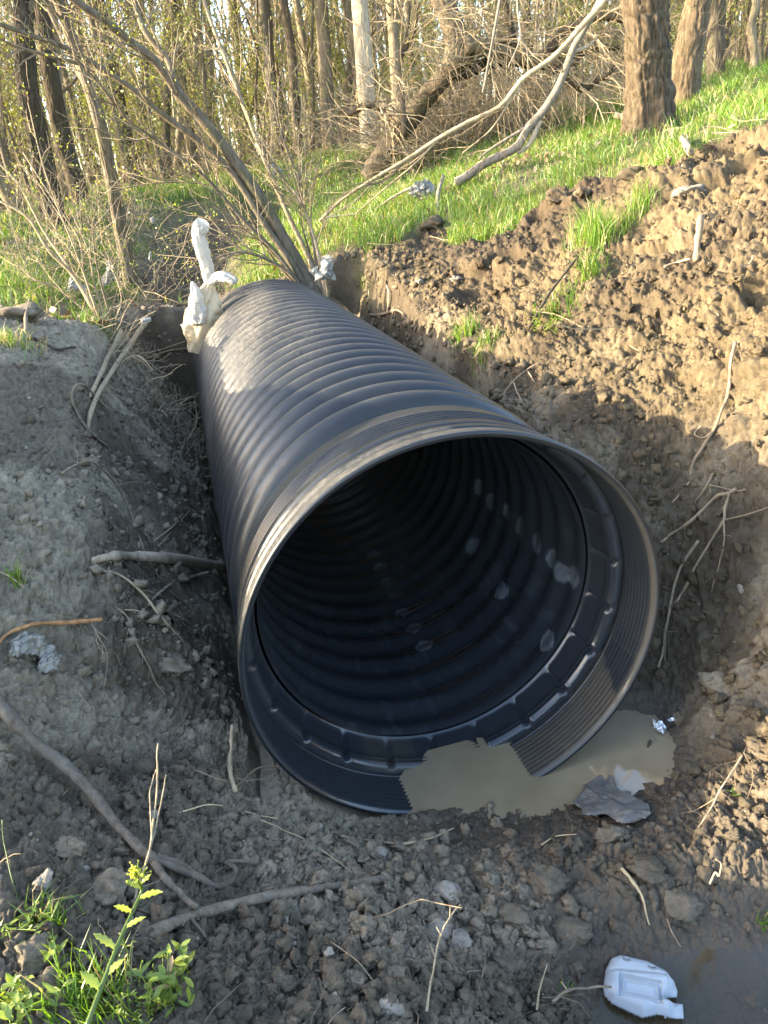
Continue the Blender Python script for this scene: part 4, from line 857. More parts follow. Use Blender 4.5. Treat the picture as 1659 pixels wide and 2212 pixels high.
stick("root", "thin branching root low on the left bank below the long grey root", "root", [([(255, 1318, .01), (280, 1345, .015), (300, 1400, .02), (318, 1440, .02), (335, 1475, .015), (360, 1512, .005)], 2.2, 1.6), ([(262, 1322, .01), (300, 1330, .02), (318, 1338, .01)], 1.6, 1)], M_TWIG, 28, 5, twigs=4, seed=15)
stick("stick", "straight brown stick with a split tip leaning out of the left bank", "stick", [([(188, 930, .0), (205, 900, .05), (240, 855, .10), (285, 800, .15), (332, 742, .20)], 4.5, 5.5)], M_TWIG, 22, 7, .06, seed=16)
stick("stick", "snapped brown stub beside the straight leaning stick", "stick", [([(195, 862, .01), (225, 825, .06), (250, 785, .10), (272, 757, .13)], 4, 6)], M_TWIG, 18, 7, .08, seed=17)
stick("root", "curled root loop sticking out of the left bank", "root", [([(232, 965, .0), (190, 938, .03), (168, 905, .06), (166, 880, .08), (185, 868, .09), (215, 880, .06), (235, 895, .03)], 3, 2)], M_TWIG, 30, 6, seed=18)
stick("straw", "short white straw at the left edge", "straw", [([(-5, 1238, .01), (30, 1258, .015), (68, 1290, .01)], 2.6, 2)], M_STRAW, 12, 6, seed=19)
stick("stick", "thin reddish stick crossing from the bank to the far pipe ribs", "stick", [([(290, 797, .04), (330, 792, .08), (375, 787, .12), (416, 788, .14)], 3, 2)], M_ROOT, 18, 6, seed=20)
stick("root", "fine root hanging in the gap beside the pipe", "root", [([(310, 1205, .02), (340, 1180, .03), (375, 1155, .04), (400, 1130, .05)], 2.4, 1.6), ([(345, 1195, .03), (375, 1165, .04), (415, 1120, .05)], 1.8, 1)], M_TWIG, 20, 5, twigs=3, seed=21)
stick("twig", "bundle of hair-fine roots on the lower left bank", "root", [([(195, 1345, .01), (215, 1385, .02), (235, 1425, .02), (228, 1480, .01)], 2, 1), ([(205, 1365, .02), (240, 1400, .02), (262, 1440, .01)], 1.4, .8), ([(160, 1370, .01), (175, 1420, .02), (185, 1470, .01)], 1.6, .8)], M_ROOT, 20, 5, twigs=5, seed=22)
# right bank
stick("root", "long pale root running down the right bank out of the sunlight", "root", [([(1588, 745, .01), (1578, 790, .02), (1572, 860, .02), (1556, 905, .03), (1540, 945, .03), (1512, 990, .03), (1496, 1020, .02), (1490, 1048, .0)], 3.4, 4.2), ([(1543, 940, .03), (1520, 960, .03), (1500, 948, .02), (1512, 930, .02)], 1.8, 1.2), ([(1490, 1045, .01), (1470, 1070, .01), (1452, 1085, .0)], 2, 1)], M_ROOT, 40, 7, twigs=5, seed=31)
stick("root", "many-forked pale root spreading over the shaded right bank", "root", [([(1590, 1060, .01), (1572, 1080, .03), (1545, 1088, .03), (1515, 1118, .03), (1490, 1142, .03), (1455, 1160, .02), (1425, 1180, .02)], 4.2, 2.6), ([(1575, 1078, .03), (1564, 1115, .03), (1560, 1142, .03), (1528, 1190, .03), (1505, 1235, .03), (1480, 1275, .02), (1447, 1320, .01)], 3.4, 2), ([(1562, 1138, .03), (1600, 1125, .02), (1665, 1105, .02)], 2.2, 1.6), ([(1562, 1142, .03), (1563, 1190, .02), (1550, 1235, .02), (1535, 1278, .0)], 2, 1.2), ([(1505, 1232, .03), (1490, 1255, .02), (1458, 1310, .0)], 2.2, 1.2)], M_ROOT, 34, 7, twigs=4, seed=32)
stick("root", "dark brown root curving down beside the bell's right rim", "root", [([(1508, 1178, .02), (1480, 1222, .03), (1460, 1260, .02), (1446, 1330, .02), (1432, 1400, .01), (1424, 1445, .0)], 3.2, 3), ([(1436, 1385, .02), (1436, 1440, .0)], 2, 1.2)], M_TWIG, 30, 7, seed=33)
stick("root", "stubby side root low on the right bank above the forked root", "root", [([(1548, 1008, .01), (1540, 1030, .02), (1525, 1060, .02), (1500, 1090, .01)], 3.2, 1.6), ([(1530, 1052, .02), (1535, 1070, .01)], 1.6, .8), ([(1532, 1058, .02), (1590, 1070, .02), (1610, 1062, .01)], 2, 2)], M_ROOT, 20, 6, twigs=3, seed=34)
stick("stick", "straight dark stick slanting across the gully left of the spoil heap", "stick", [([(1140, 722, .02), (1180, 670, .06), (1215, 628, .08), (1252, 584, .08)], 3.6, 2.8)], M_BARK_DARK, 18, 7, .04, seed=35)
stick("root", "knot of torn roots on the cut edge right of the pipe", "root", [([(1085, 855, .0), (1110, 835, .03), (1140, 815, .04), (1165, 800, .04)], 2.4, 1.4), ([(1110, 838, .03), (1118, 862, .03), (1130, 880, .02)], 1.8, 1), ([(1140, 818, .04), (1155, 838, .03)], 1.6, 1)], M_ROOT, 18, 6, twigs=7, seed=36)
stick("root", "twisted root ball torn open at the soil edge beside the far pipe", "root", [([(800, 680, .0), (830, 690, .04), (860, 688, .06), (880, 700, .03)], 4, 2), ([(838, 690, .05), (842, 660, .08), (838, 640, .08)], 2, 1.2), ([(850, 690, .05), (842, 715, .02)], 2, 1)], M_ROOT, 20, 6, twigs=8, seed=37)
stick("root", "rusty thin root dangling from the sunlit mud at the right edge", "root", [([(1612, 1625, .02), (1595, 1660, .03), (1570, 1700, .03), (1545, 1740, .03), (1520, 1775, .02), (1498, 1800, .01)], 2.2, 1.4), ([(1545, 1740, .03), (1500, 1760, .02), (1470, 1762, .01)], 1.4, .8), ([(1605, 1640, .03), (1625, 1690, .03), (1612, 1740, .02)], 1.4, .8)], M_ROOT, 24, 6, twigs=7, seed=38)
stick("peg", "short stout peg of wood stuck upright in the spoil heap", "stick", [([(1503, 572, .02), (1506, 545, .06), (1510, 520, .11)], 7, 7.5)], M_ROOT, 10, 9, .06, seed=39)
stick("log", "short pale broken log on the grass above the flat rock", "log", [([(1493, 350, .04), (1482, 334, .05), (1472, 320, .07)], 7.5, 6.5)], M_STICK, 10, 10, .08, seed=40)
stick("log", "grey weathered log end beside the foot of the thickest trunk", "log", [([(1372, 282, .08), (1350, 274, .10), (1332, 270, .11)], 10, 6)], M_STICK, 10, 10, .12, seed=41)
stick("stick", "thin stick lying on the upper spoil heap below the flat rock", "stick", [([(1435, 585, .02), (1462, 580, .03), (1488, 574, .03)], 2.5, 2)], M_ROOT, 10, 6, seed=42)
stick("stub", "crooked dead stub standing out of the dark clod by the grass", "stub", [([(948, 470, .0), (946, 452, .08), (952, 440, .14), (960, 428, .20)], 5, 4)], M_STICK, 14, 7, .1, seed=43)
stick("twig", "orange coiled root fragment lit by the sun beside the right corner", "root", [([(1528, 1958, .09), (1538, 1950, .12), (1545, 1958, .12), (1548, 1942, .14), (1536, 1938, .15)], 2.2, 1.6)], M_ROOT, 20, 6, seed=44)
stick("twig", "thin stick standing in the pooled water right of the bell", "twig", [([(1388, 1655, .0), (1395, 1640, .03), (1403, 1622, .05)], 4, 3.2)], M_BARK_DARK, 8, 6, seed=45)
stick("twig", "short hooked stick on the mud left of the shallow puddle", "twig", [([(1312, 1760, .0), (1330, 1745, .02), (1352, 1730, .02)], 2, 1.4)], M_STICK, 10, 5, seed=46)
stick("peg", "thin pointed stake standing at the top of the left bank", "stake", [([(57, 716, .0), (63, 702, .06), (75, 689, .12)], 5, 2)], M_ROOT, 10, 7, .06, seed=47)
stick("branch", "dark stick half buried at the top of the left bank", "stick", [([(60, 735, .01), (85, 745, .03), (125, 762, .02), (165, 760, .03)], 4, 2.5)], M_BARK_DARK, 16, 6, .1, seed=48)
for k, (pts, lab) in enumerate([([(905, 2056), (960, 2040), (1010, 2050)], "thin pale straw lying between the rocks near the bottom"), ([(715, 2040), (770, 2080), (820, 2140)], "long thin straw curving over the clods at the bottom"), ([(650, 1545), (662, 1600), (672, 1640)], None),
        ([(1170, 1830), (1200, 1812), (1245, 1806)], "thin straw on the mud below the muddy flat sheet"), ([(1440, 1990), (1452, 2020), (1470, 2050)], "thin straw beside the right end of the jug"), ([(560, 1775), (620, 1800), (680, 1830), (760, 1890)], "long wiry root lying left of the whitish rock"), ([(390, 1760), (470, 1745), (600, 1775)], "grey straw across the mound left of the bell")]):
    if lab: stick("straw", lab, "straw", [([(a, b_, .01) for a, b_ in pts], 1.6, 1.0)], M_STRAW, 16, 5, seed=60 + k)

# ------------------------------------------------------------------ stones and big clods
def stone_material(name, a, b_):
    m, t, b = mat(name); n = tex(t, 22, 6, .7); c = ramp(t, n, [(.3, a), (.65, b_)]); t.links.new(c, b.inputs["Base Color"]); b.inputs["Roughness"].default_value = .92
    p = bump(t, b, n, .6, .01); bump(t, b, tex(t, 110, 4, .7), .5, .003, p); return m
M_STONE = stone_material("pale_stone", (.085, .072, .055), (.25, .215, .17)); M_CLOD = M_SOIL; M_SLAB = stone_material("dried_clay", (.12, .10, .075), (.22, .185, .14))
def rock(name, label, cat, px, py, w, h, m, seed, group=None, sub=4, amp=.28, flat=.7, sink=.25, warm=.15):
    p = gp(px, py); d = px_size(p); V0, T0 = ico(sub); V = lump(V0, seed, amp, 1.0)
    dd = V0; n3 = billow(dd[:, 0] * 3 + dd[:, 2] * 2 + seed, dd[:, 1] * 3 - dd[:, 2] * 2, 3, seed + 2); V = V * (1 + .22 * n3)[:, None]
    V *= np.array([w * d / 2, max(h, w * .6) * d / 2, h * d / 2 * flat * 1.2]); b = MB(); b.add(V + p + np.array([0, .0, h * d * (.5 - sink) * flat]), None, T0); n = len(V)
    o = b.build(name, m, attr={"warm": np.full(n, warm), "wet": np.full(n, .45 if (px > 900 and py > 1780) else 0.0), "turf": np.zeros(n), "litter": np.zeros(n), "damp_shade": np.full(n, .8 if py < 520 else .25)}); return tag(o, label, cat, group)
for px, py, w, h, lab, sd in [(820, 1850, 34, 36, "whitish rock at the end of the straight grey branch", 1), (962, 1935, 62, 52, "angular pale rock on the soil below the whitish rock", 2), (948, 2018, 58, 58, "larger grey rock of a touching pair near the bottom", 3), (990, 2040, 46, 44, "smaller pale rock touching the grey rock near the bottom", 4), (208, 815, 26, 24, "round grey stone near the top of the left bank", 5), (98, 1908, 44, 44, "flat pale stone beside the sunlit stem on the left", 6), (180, 1882, 28, 22, "wedge-shaped pale stone left of the branch fork", 7),
        (612, 1995, 28, 24, "pale stone just below the straight grey branch", 8), (332, 1760, 24, 20, "small flattish stone on the mound by the leaning twig", 9), (985, 607, 26, 18, "pale stone on the dug soil right of the far pipe", 10), (905, 612, 20, 22, "half-buried stone beside the grassy edge by the far pipe", 11), (710, 2062, 26, 22, "small round stone right of the tan stub near the bottom", 12), (685, 1790, 26, 30, "grey lump of stone by the water's left end", 13), (1310, 1270, 10, 10, None, 14), (838, 2190, 70, 50, "brown boulder half out of the bottom edge", 15), (190, 2020, 20, 16, None, 16), (370, 860, 10, 8, None, 17), (1600, 1275, 14, 22, "light splinter of stone on the shaded right bank", 18)]:
    if lab: rock("stone", lab, "stone", px, py, w, h, M_STONE, sd)
rock("rock", "flat-faced tan rock embedded at the top of the spoil heap", "rock", 1482, 418, 74, 52, M_SLAB, 21, amp=.15, flat=.6, sink=.45)
rock("clod", "cracked grey slab of earth at the foot of the left bank", "clod", 372, 1440, 86, 60, M_CLOD, 22, flat=.6)
for px, py, w, h, lab, sd, wm in [(1200, 428, 52, 50, "dark round clod on the grass edge, left of a pair", 31, .5), (1255, 424, 46, 38, "dark round clod on the grass edge, right of a pair", 32, .5), (1365, 385, 60, 50, "dark clod against the grass under the thickest trunk", 33, .5), (935, 490, 62, 40, "dark rooty clod on the edge of the grass below the white bag", 34, .4), (130, 690, 130, 50, None, 35, .2), (40, 690, 130, 60, "dark mound of turned earth at the top left of the bank", 36, .2),
        (1120, 1985, 80, 70, "lumpy clod in the middle of the front mud", 37, .1), (1235, 2020, 78, 74, "cracked pale clod above the jug's left end", 38, .1), (1080, 2090, 90, 80, "dark clod at the left of the shallow puddle", 39, .1), (1400, 1880, 80, 60, "reddish brown clod in the mud above the bent reed", 40, .5), (240, 1930, 110, 80, "big grey clod left of the flowering weed", 41, .1), (100, 1960, 70, 40, None, 42, .1), (1175, 1905, 100, 70, "wide brown clod in the mud below the water", 43, .2), (1600, 300, 60, 50, None, 44, .5), (70, 2070, 90, 90, "brown clod above the left corner weeds", 45, .2), (1475, 1960, 90, 70, "crumbly clod right of the bent reed", 46, .2), (850, 2110, 60, 50, "rounded clod between the straws near the bottom", 47, .1), (760, 2120, 60, 46, "broad clod near the bottom under the long straw", 48, .1), (1320, 1810, 70, 44, "flat wet clod beside the muddy plastic sheet's lower end", 49, .1), (1545, 1480, 70, 60, "grey clod at the edge of the sunlit mud on the right", 50, .1), (160, 1840, 80, 60, "grey clod under the long branch on the left", 51, .1)]:
    if lab: rock("clod", lab, "clod", px, py, w, h, M_CLOD, sd, warm=wm, amp=.22, flat=.65, sink=.3)

# ------------------------------------------------------------------ rubbish
def plastic(name, col, rough=.4, trans=0.0, dirt=0.0):
    m, t, b = mat(name); n = tex(t, 12, 6, .75)
    c = mix(t, math_(t, 'MULTIPLY', ramp(t, n, [(.48, (0, 0, 0)), (.68, (1, 1, 1))]), dirt), col, (.22, .185, .135)); t.links.new(c, b.inputs["Base Color"]); b.inputs["Roughness"].default_value = rough
    if trans:
        tr = N(t, "BsdfTranslucent"); t.links.new(c, tr.inputs[0]); mx = t.nodes.new("ShaderNodeMixShader"); mx.inputs[0].default_value = trans; o = t.nodes["Material Output"]; t.links.new(b.outputs[0], mx.inputs[1]); t.links.new(tr.outputs[0], mx.inputs[2]); t.links.new(mx.outputs[0], o.inputs[0])
    bump(t, b, tex(t, 25, 2, .5), .06, .003); return m
M_JUG = plastic("white_jug_plastic", (.33, .365, .40), .35, .1, .22); M_FILM = plastic("white_film", (.46, .46, .44), .5, .55, .25); M_TAN = plastic("tan_sack", (.50, .40, .25), .6, .25, .2); M_RAG = plastic("grey_muddy_film", (.21, .195, .165), .55, .05, .5); M_SLATE = plastic("mud_caked_sheet", (.085, .085, .08), .75, 0, 1.0)
M_INK = plastic("black_ink", (.015, .015, .015), .5); M_FOIL = bpy.data.materials.new("foil"); M_FOIL.use_nodes = True; _b = M_FOIL.node_tree.nodes["Principled BSDF"]; _b.inputs["Metallic"].default_value = 1; _b.inputs["Base Color"].default_value = (.75, .76, .78, 1); _b.inputs["Roughness"].default_value = .25
def jug():
    pix = np.array([(1302, 2118), (1308, 2080), (1318, 2060), (1336, 2053), (1352, 2055), (1400, 2066), (1440, 2086), (1458, 2100), (1466, 2122), (1464, 2134), (1447, 2136), (1437, 2141), (1445, 2144), (1478, 2148), (1480, 2178), (1443, 2177), (1420, 2172), (1390, 2178), (1365, 2168), (1322, 2148), (1306, 2132)], float)
    P = np.array([atZ(x, y, .03) for x, y in pix]); c = P.mean(0); ex = atZ(1470, 2125, .03) - atZ(1310, 2095, .03); ex[2] = 0; ex /= np.linalg.norm(ex); ey = np.array([-ex[1], ex[0], 0]); q = np.stack([(P - c) @ ex, (P - c) @ ey], 1)
    n = 150; u_ = np.linspace(q[:, 0].min(), q[:, 0].max(), n); v_ = np.linspace(q[:, 1].min(), q[:, 1].max(), n); U_, V_ = np.meshgrid(u_, v_, indexing='ij'); U_, V_ = U_.ravel(), V_.ravel(); ins = inside(q, U_, V_); d = np.maximum(poly_dist(q, U_, V_), 0)
    su = (U_ - u_[0]) / (u_[-1] - u_[0]); hh = .045 * np.sqrt(np.clip(1 - (1 - np.clip(d / .035, 0, 1)) ** 2, 0, 1)) * (1 - .55 * sstep(.80, .9, su))
    # pressed panel
    pu, pv = np.array([.20, .74]), np.array([-.042, .012]); xx = su; inn = np.minimum(np.minimum((xx - pu[0]) * .22, (pu[1] - xx) * .22), np.minimum(V_ - pv[0], pv[1] - V_))
    hh -= .012 * sstep(-.001, .004, inn); hh += .007 * sstep(.010, .012, inn) * (1 - sstep(.0135, .016, inn)); hh -= .008 * np.exp(-((V_ - .026 - .02 * (su - .5)) / .003) ** 2) * (su > .1) * (su < .8)
    for a in (.30, .62): hh -= .006 * np.exp(-(((su - a) * .2) ** 2 + (V_ - .055 + .03 * (a - .3)) ** 2) / .008 ** 2)
    X = c + U_[:, None] * ex + V_[:, None] * ey; X[:, 2] = -.012 + hh + .02 * (V_ / .08) * .3; idx = np.arange(n * n).reshape(n, n); Q = np.stack([idx[:-1, :-1], idx[1:, :-1], idx[1:, 1:], idx[:-1, 1:]], -1).reshape(-1, 4); Q = Q[ins[Q].all(1)]
    b = MB(); b.add(X, Q); o = b.build("jug_half", M_JUG); md = o.modifiers.new("thickness", 'SOLIDIFY'); md.thickness = .0025
    tag(o, "torn half of a white plastic jug lying in the shallow puddle", "jug")
    for a in (.30, .62):
        vv = .055 - .03 * (a - .3); b = MB(); t = np.linspace(-2.6, -.5, 12); cx = u_[0] + a * (u_[-1] - u_[0])
        R_ = np.stack([c + (cx + .011 * math.cos(k)) * ex + (vv + .006 * math.sin(k)) * ey for k in t]); R_[:, 2] = .034 + .02 * (vv / .08) * .3; b.tube(R_, .0009, 5); b.build("moulded_ring", M_INK, o)
jug()
def film(name, label, cat, pts, m, seed, crumple=.25, thick=True, folds=7, depth=.5, Y=None, n=34, parent=None):
    """crumpled sheet with a given outline, set at its own distance; the crumples give it depth"""
    P = np.array([atY(x, y, Y) if Y else gp(x, y, .02) for x, y in pts]); c = P.mean(0)
    U, S, Vt = np.linalg.svd(P - c); ex, ey = Vt[0], Vt[1]; ez = np.cross(ex, ey); q = np.stack([(P - c) @ ex, (P - c) @ ey], 1); size = np.ptp(q, 0).max()
    if ez @ (CAM - c) < 0: ez = -ez
    u_ = np.linspace(q[:, 0].min(), q[:, 0].max(), n * 2); v_ = np.linspace(q[:, 1].min(), q[:, 1].max(), n * 2); U_, V_ = [a.ravel() for a in np.meshgrid(u_, v_, indexing='ij')]
    ins = inside(q, U_, V_) | (poly_dist(q, U_, V_) > -.01 * size * (1 + fbm(U_ / size * 18, V_ / size * 18, 2, seed)))
    f = folds / size; h = (1.3 * billow(U_ * f, V_ * f, 3, seed, .45) + .5) * crumple * size + crumple * 1.3 * size * (1 - sstep(0, .25 * size, np.abs(poly_dist(q, U_, V_)))) * -.5
    j = .04 * size * fbm(U_ * f, V_ * f, 2, seed + 5); X = c + (U_ + j)[:, None] * ex + (V_ - j)[:, None] * ey + (h + depth * crumple * size)[:, None] * ez
    m2 = 2 * n; idx = np.arange(m2 * m2).reshape(m2, m2); Q = np.stack([idx[:-1, :-1], idx[1:, :-1], idx[1:, 1:], idx[:-1, 1:]], -1).reshape(-1, 4); Q = Q[ins[Q].all(1)]
    b = MB(); b.add(X, Q); o = b.build(name, m, parent, smooth=True); md = o.modifiers.new("thickness", 'SOLIDIFY'); md.thickness = .0012
    return tag(o, label, cat)
film("crumpled_rag", "crumpled grey muddy plastic sheet at the left edge below the rusty stick", "rag", [(14, 1412), (45, 1388), (85, 1392), (115, 1412), (127, 1440), (122, 1468), (95, 1477), (82, 1458), (88, 1432), (62, 1428), (40, 1432), (20, 1428)], M_RAG, 3, .22, False, 8)
film("muddy_sheet", "stiff mud-caked plastic sheet lying flat beside the pooled water", "sheet", [(1238, 1742), (1262, 1720), (1258, 1698), (1268, 1672), (1300, 1668), (1318, 1690), (1345, 1712), (1370, 1732), (1400, 1758), (1398, 1778), (1362, 1798), (1330, 1788), (1296, 1775), (1275, 1780), (1268, 1758)], M_SLATE, 5, .045, False, 6)
film("foil_scrap", "crumpled shiny foil scrap at the water's edge right of the pipe", "foil", [(1410, 1568), (1425, 1572), (1440, 1582), (1436, 1594), (1424, 1590), (1412, 1580)], M_FOIL, 6, .35, False, 6)
film("foil_strip", "small shiny folded strip standing above the foil scrap", "foil", [(1438, 1566), (1450, 1560), (1462, 1560), (1460, 1566), (1446, 1571)], M_FOIL, 7, .2, False, 4)
film("plastic_bag", "crumpled cream plastic bag on the sunlit grass bank", "bag", [(882, 418), (888, 402), (902, 392), (918, 386), (932, 394), (944, 412), (946, 424), (932, 428), (922, 434), (905, 442), (893, 438), (902, 428), (890, 424)], M_FILM, 8, .30, False, 5, Y=8.0)
film("plastic_bag", "torn white bag snagged on stems right of the leaning tree", "bag", [(670, 584), (682, 576), (688, 590), (692, 572), (696, 556), (708, 549), (720, 560), (722, 585), (727, 605), (712, 600), (698, 606), (684, 608), (680, 594)], M_FILM, 9, .22, False, 4, Y=6.3)
stick("stem", "dead leafy stem holding up the torn white bag", "stem", [([(706, 660, 6.32, None), (708, 630, 6.32, None), (704, 605, 6.32, None), (700, 575, 6.33, None)], 5, 2)], M_TWIG, 14, 6, .2, twigs=9, seed=70)
film("bag_scrap", "blue-white bag scrap caught low in the shrub stems", "bag", [(147, 628), (150, 600), (158, 596), (164, 610), (178, 616), (192, 620), (190, 632), (176, 630), (160, 625)], M_FILM, 10, .25, False, 5, Y=6.6)
film("bag_scrap", "white bag scrap twisted up a stem beside the slim leaning tree", "bag", [(218, 612), (226, 596), (232, 580), (232, 562), (240, 566), (252, 590), (244, 600), (236, 614), (226, 618)], M_FILM, 11, .25, False, 5, Y=7.0)
film("bag_scrap", "small white scrap on the shaded green cut bank", "bag", [(322, 472), (332, 468), (336, 478), (334, 484), (326, 480)], M_FILM, 12, .3, False, 4, Y=10.2)
film("bag_scrap", "thin white scrap hanging over the dark creek hollow", "bag", [(322, 546), (328, 544), (329, 558), (326, 566), (321, 558)], M_FILM, 13, .3, False, 4, Y=8.6)
film("paper_scrap", "flat white scrap lying on the straw left of the pipe's far end", "paper", [(303, 690), (312, 684), (326, 686), (326, 695), (306, 698)], M_FILM, 14, .10, False, 3, Y=5.75)
film("bag_scrap", "whitish container lying at the far edge of the grass clearing", "container", [(580, 365), (582, 356), (594, 354), (602, 360), (612, 368), (610, 374), (590, 374)], M_FILM, 15, .3, False, 3, Y=13.2)
film("bag_scrap", "pale rag on the ground between the sandbag and the creek", "rag", [(388, 702), (400, 696), (414, 700), (414, 712), (398, 714)], M_FILM, 16, .2, False, 4, Y=5.9)
def sack():
    """tied sack with a long twisted neck, standing at the pipe's far corner"""
    Y = 5.85; root = empty("sandbag", atY(445, 700, Y), "knotted cream sack with a long twisted white neck at the pipe's far corner", "sack")
    def skin(pts, rads, m, name, seed, sides=44, rows=70, fold=.16, flat=.7):
        S = spline(np.array([atY(x, y, Yd) for x, y, Yd in pts]), rows); r = np.interp(np.linspace(0, 1, rows), np.linspace(0, 1, len(rads)), rads) * px_size(S[0]); T = np.gradient(S, axis=0); T /= np.linalg.norm(T, axis=1)[:, None]
        vx = np.cross(T, FW); vx /= np.linalg.norm(vx, axis=1)[:, None]; vy = np.cross(T, vx); a = np.arange(sides) * 2 * math.pi / sides; A, L = np.meshgrid(a, np.linspace(0, 1, rows)); w = 1 + 1.6 * fold * fbm(np.cos(A) * 2.0 + 4 * L + seed, np.sin(A) * 2.0 + 3 * L, 2, seed) + fold * 1.3 * np.abs(np.sin(A * 3.5 + 7 * L + 2 * fbm(L * 4, A, 2, seed)))
        Rr = r[:, None] * w; V = S[:, None] + vx[:, None] * (Rr * np.cos(A))[..., None] + vy[:, None] * (Rr * np.sin(A) * flat)[..., None]; i = np.arange(rows - 1)[:, None] * sides; k = np.arange(sides)[None]; k2 = (k + 1) % sides
        b = MB(); b.add(V, np.stack([i + k, i + k2, i + sides + k2, i + sides + k], -1).reshape(-1, 4)); b.tube([S[0] - T[0] * .001, S[0]], [r[0] * .6, r[0] * .6], 8); return b.build(name, m, root)
    skin([(438, 760, Y), (440, 720, Y), (444, 680, Y), (448, 645, Y), (452, 612, Y)], [30, 34, 32, 24, 7], M_TAN, "sack_body", 2)
    skin([(452, 614, Y), (450, 590, Y), (444, 560, Y), (434, 530, Y), (428, 505, Y), (432, 488, Y), (422, 476, Y)], [6, 10, 11, 10, 11, 14, 7], M_FILM, "twisted_neck", 4, fold=.22)
    skin([(452, 612, Y - .02), (468, 600, Y - .04), (486, 598, Y - .06), (506, 606, Y - .08), (512, 610, Y - .08)], [6, 8, 10, 8, 3], M_FILM, "folded_flap", 6)
    skin([(428, 700, Y - .10), (424, 670, Y - .08), (424, 640, Y - .06), (418, 618, Y - .05), (414, 608, Y - .05)], [16, 17, 13, 6, 2], M_FILM, "loose_film", 8)
    # printed letters running up the sack's left side
    for txt, px, py, sz, rot in (("SiO", 427, 708, 15, 1.25), ("ELO", 424, 668, 11, 1.5)):
        cu = bpy.data.curves.new("printed_letters", 'FONT'); cu.body = txt; cu.size = 1.0; cu.extrude = .01; tmp = bpy.data.objects.new("tmp", cu); COL.objects.link(tmp); dg = bpy.context.evaluated_depsgraph_get(); me = bpy.data.meshes.new_from_object(tmp.evaluated_get(dg)); bpy.data.objects.remove(tmp)
        p = atY(px, py, Y - .26); k = px_size(p) * sz; cr_, sr_ = math.cos(rot), math.sin(rot); X_ = RT * cr_ + UP * sr_; Y_ = -RT * sr_ + UP * cr_; Z_ = np.cross(X_, Y_); mm = Matrix.Identity(4)
        for i in range(3): mm[i][0], mm[i][1], mm[i][2], mm[i][3] = X_[i] * k, Y_[i] * k, Z_[i] * k * .3, p[i] - to_root(root)[i]
        me.transform(mm); me.materials.append(M_INK); o = bpy.data.objects.new("printed_letters", me); COL.objects.link(o); o.parent = root
sack()

# ------------------------------------------------------------------ tufts and weeds
def tuft(label, px, py, num, h, spread, seed, lean=.6, dry=.1, up=0.0):
    rng = np.random.default_rng(seed + 300); p = gp(px, py); d = px_size(p); n = num; x = p[0] + rng.normal(0, spread * d, n); y = p[1] + rng.normal(0, spread * d, n); z = ground_h(x, y); b = MB()
    blade_mesh(b, x, y, z, h * d * rng.uniform(.5, 1.1, n), rng.uniform(.0028, .0055, n) * (1 + .10 * d / .001 * .1), rng, lean, dry); o = b.build("grass_tuft", M_GRASS, smooth=False); o.name = "grass_tuft"; return tag(o, label, "grass tuft")
tuft("bright grass tuft on the crest between the grass and the flat rock", 1378, 452, 150, 75, 16, 1)
tuft("large sunlit grass tuft spilling over the edge above the dark stick", 1285, 520, 420, 85, 26, 2)
tuft("drooping dark green tuft just below the large sunlit tuft", 1272, 580, 160, 60, 14, 3, 1.0)
tuft("tall thin grass tuft on the ledge right of the pipe", 1008, 722, 110, 60, 12, 4)
tuft("wide spiky tuft hanging over the ledge right of the pipe", 1040, 765, 170, 48, 18, 5, .9)
tuft("small dull tuft below the spiky tuft on the ledge", 985, 735, 60, 35, 10, 6)
tuft("sparse tuft beside the dark slanting stick", 1215, 660, 110, 45, 20, 7, .9)
tuft("small lone tuft on the open left bank", 42, 1248, 45, 55, 9, 8, .8)
tuft("straggly grass at the left edge with one tall green stem", 105, 1985, 70, 75, 26, 9, 1.1, .35)
tuft("pale grassy clump at the top left edge of the bank", 25, 745, 170, 50, 26, 10, .9, .4)
tuft("short tuft of blades lit by the sun in the right corner", 1652, 2000, 30, 40, 10, 11)
tuft("tiny tuft in the mud left of the white jug", 1222, 2138, 24, 28, 6, 12, 1.0)
tuft("long fresh grass blades at the left of the bottom weeds", 205, 2190, 150, 130, 44, 13, .5, .05)
stick("stem", "single tall green stem at the left edge", "stem", [([(45, 1962, .0), (36, 1920, .05), (34, 1880, .09), (38, 1850, .12)], 1.6, 1.2)], M_WEED, 12, 5, 0, seed=71)
def leaf_blade(mb, p, d, L, w, rng, droop=.4, v=.5, seg=6, toothed=0.0):
    d = np.asarray(d, float) / np.linalg.norm(d); side = np.cross(d, [0, 0, 1.0]); side /= np.linalg.norm(side) + 1e-9; P = [np.asarray(p, float)]
    for i in range(seg): d = d + np.array([0, 0, -droop / seg]); d /= np.linalg.norm(d); P.append(P[-1] + d * L / seg)
    P = np.array(P); t = np.linspace(0, 1, seg + 1); ww = w * np.sin(np.clip(t * .92 + .06, 0, 1) * math.pi) ** .8 * (1 + toothed * np.where(np.arange(seg + 1) % 2, 1, -1)); up = np.cross(side, d)
    V = np.concatenate([P - side * ww[:, None] * .5 + up * w * .12, P, P + side * ww[:, None] * .5 + up * w * .12]); n = seg + 1; i = np.arange(seg)
    mb.add(V, np.concatenate([np.stack([i, i + 1, n + i + 1, n + i], 1), np.stack([n + i, n + i + 1, 2 * n + i + 1, 2 * n + i], 1)]), None, v)
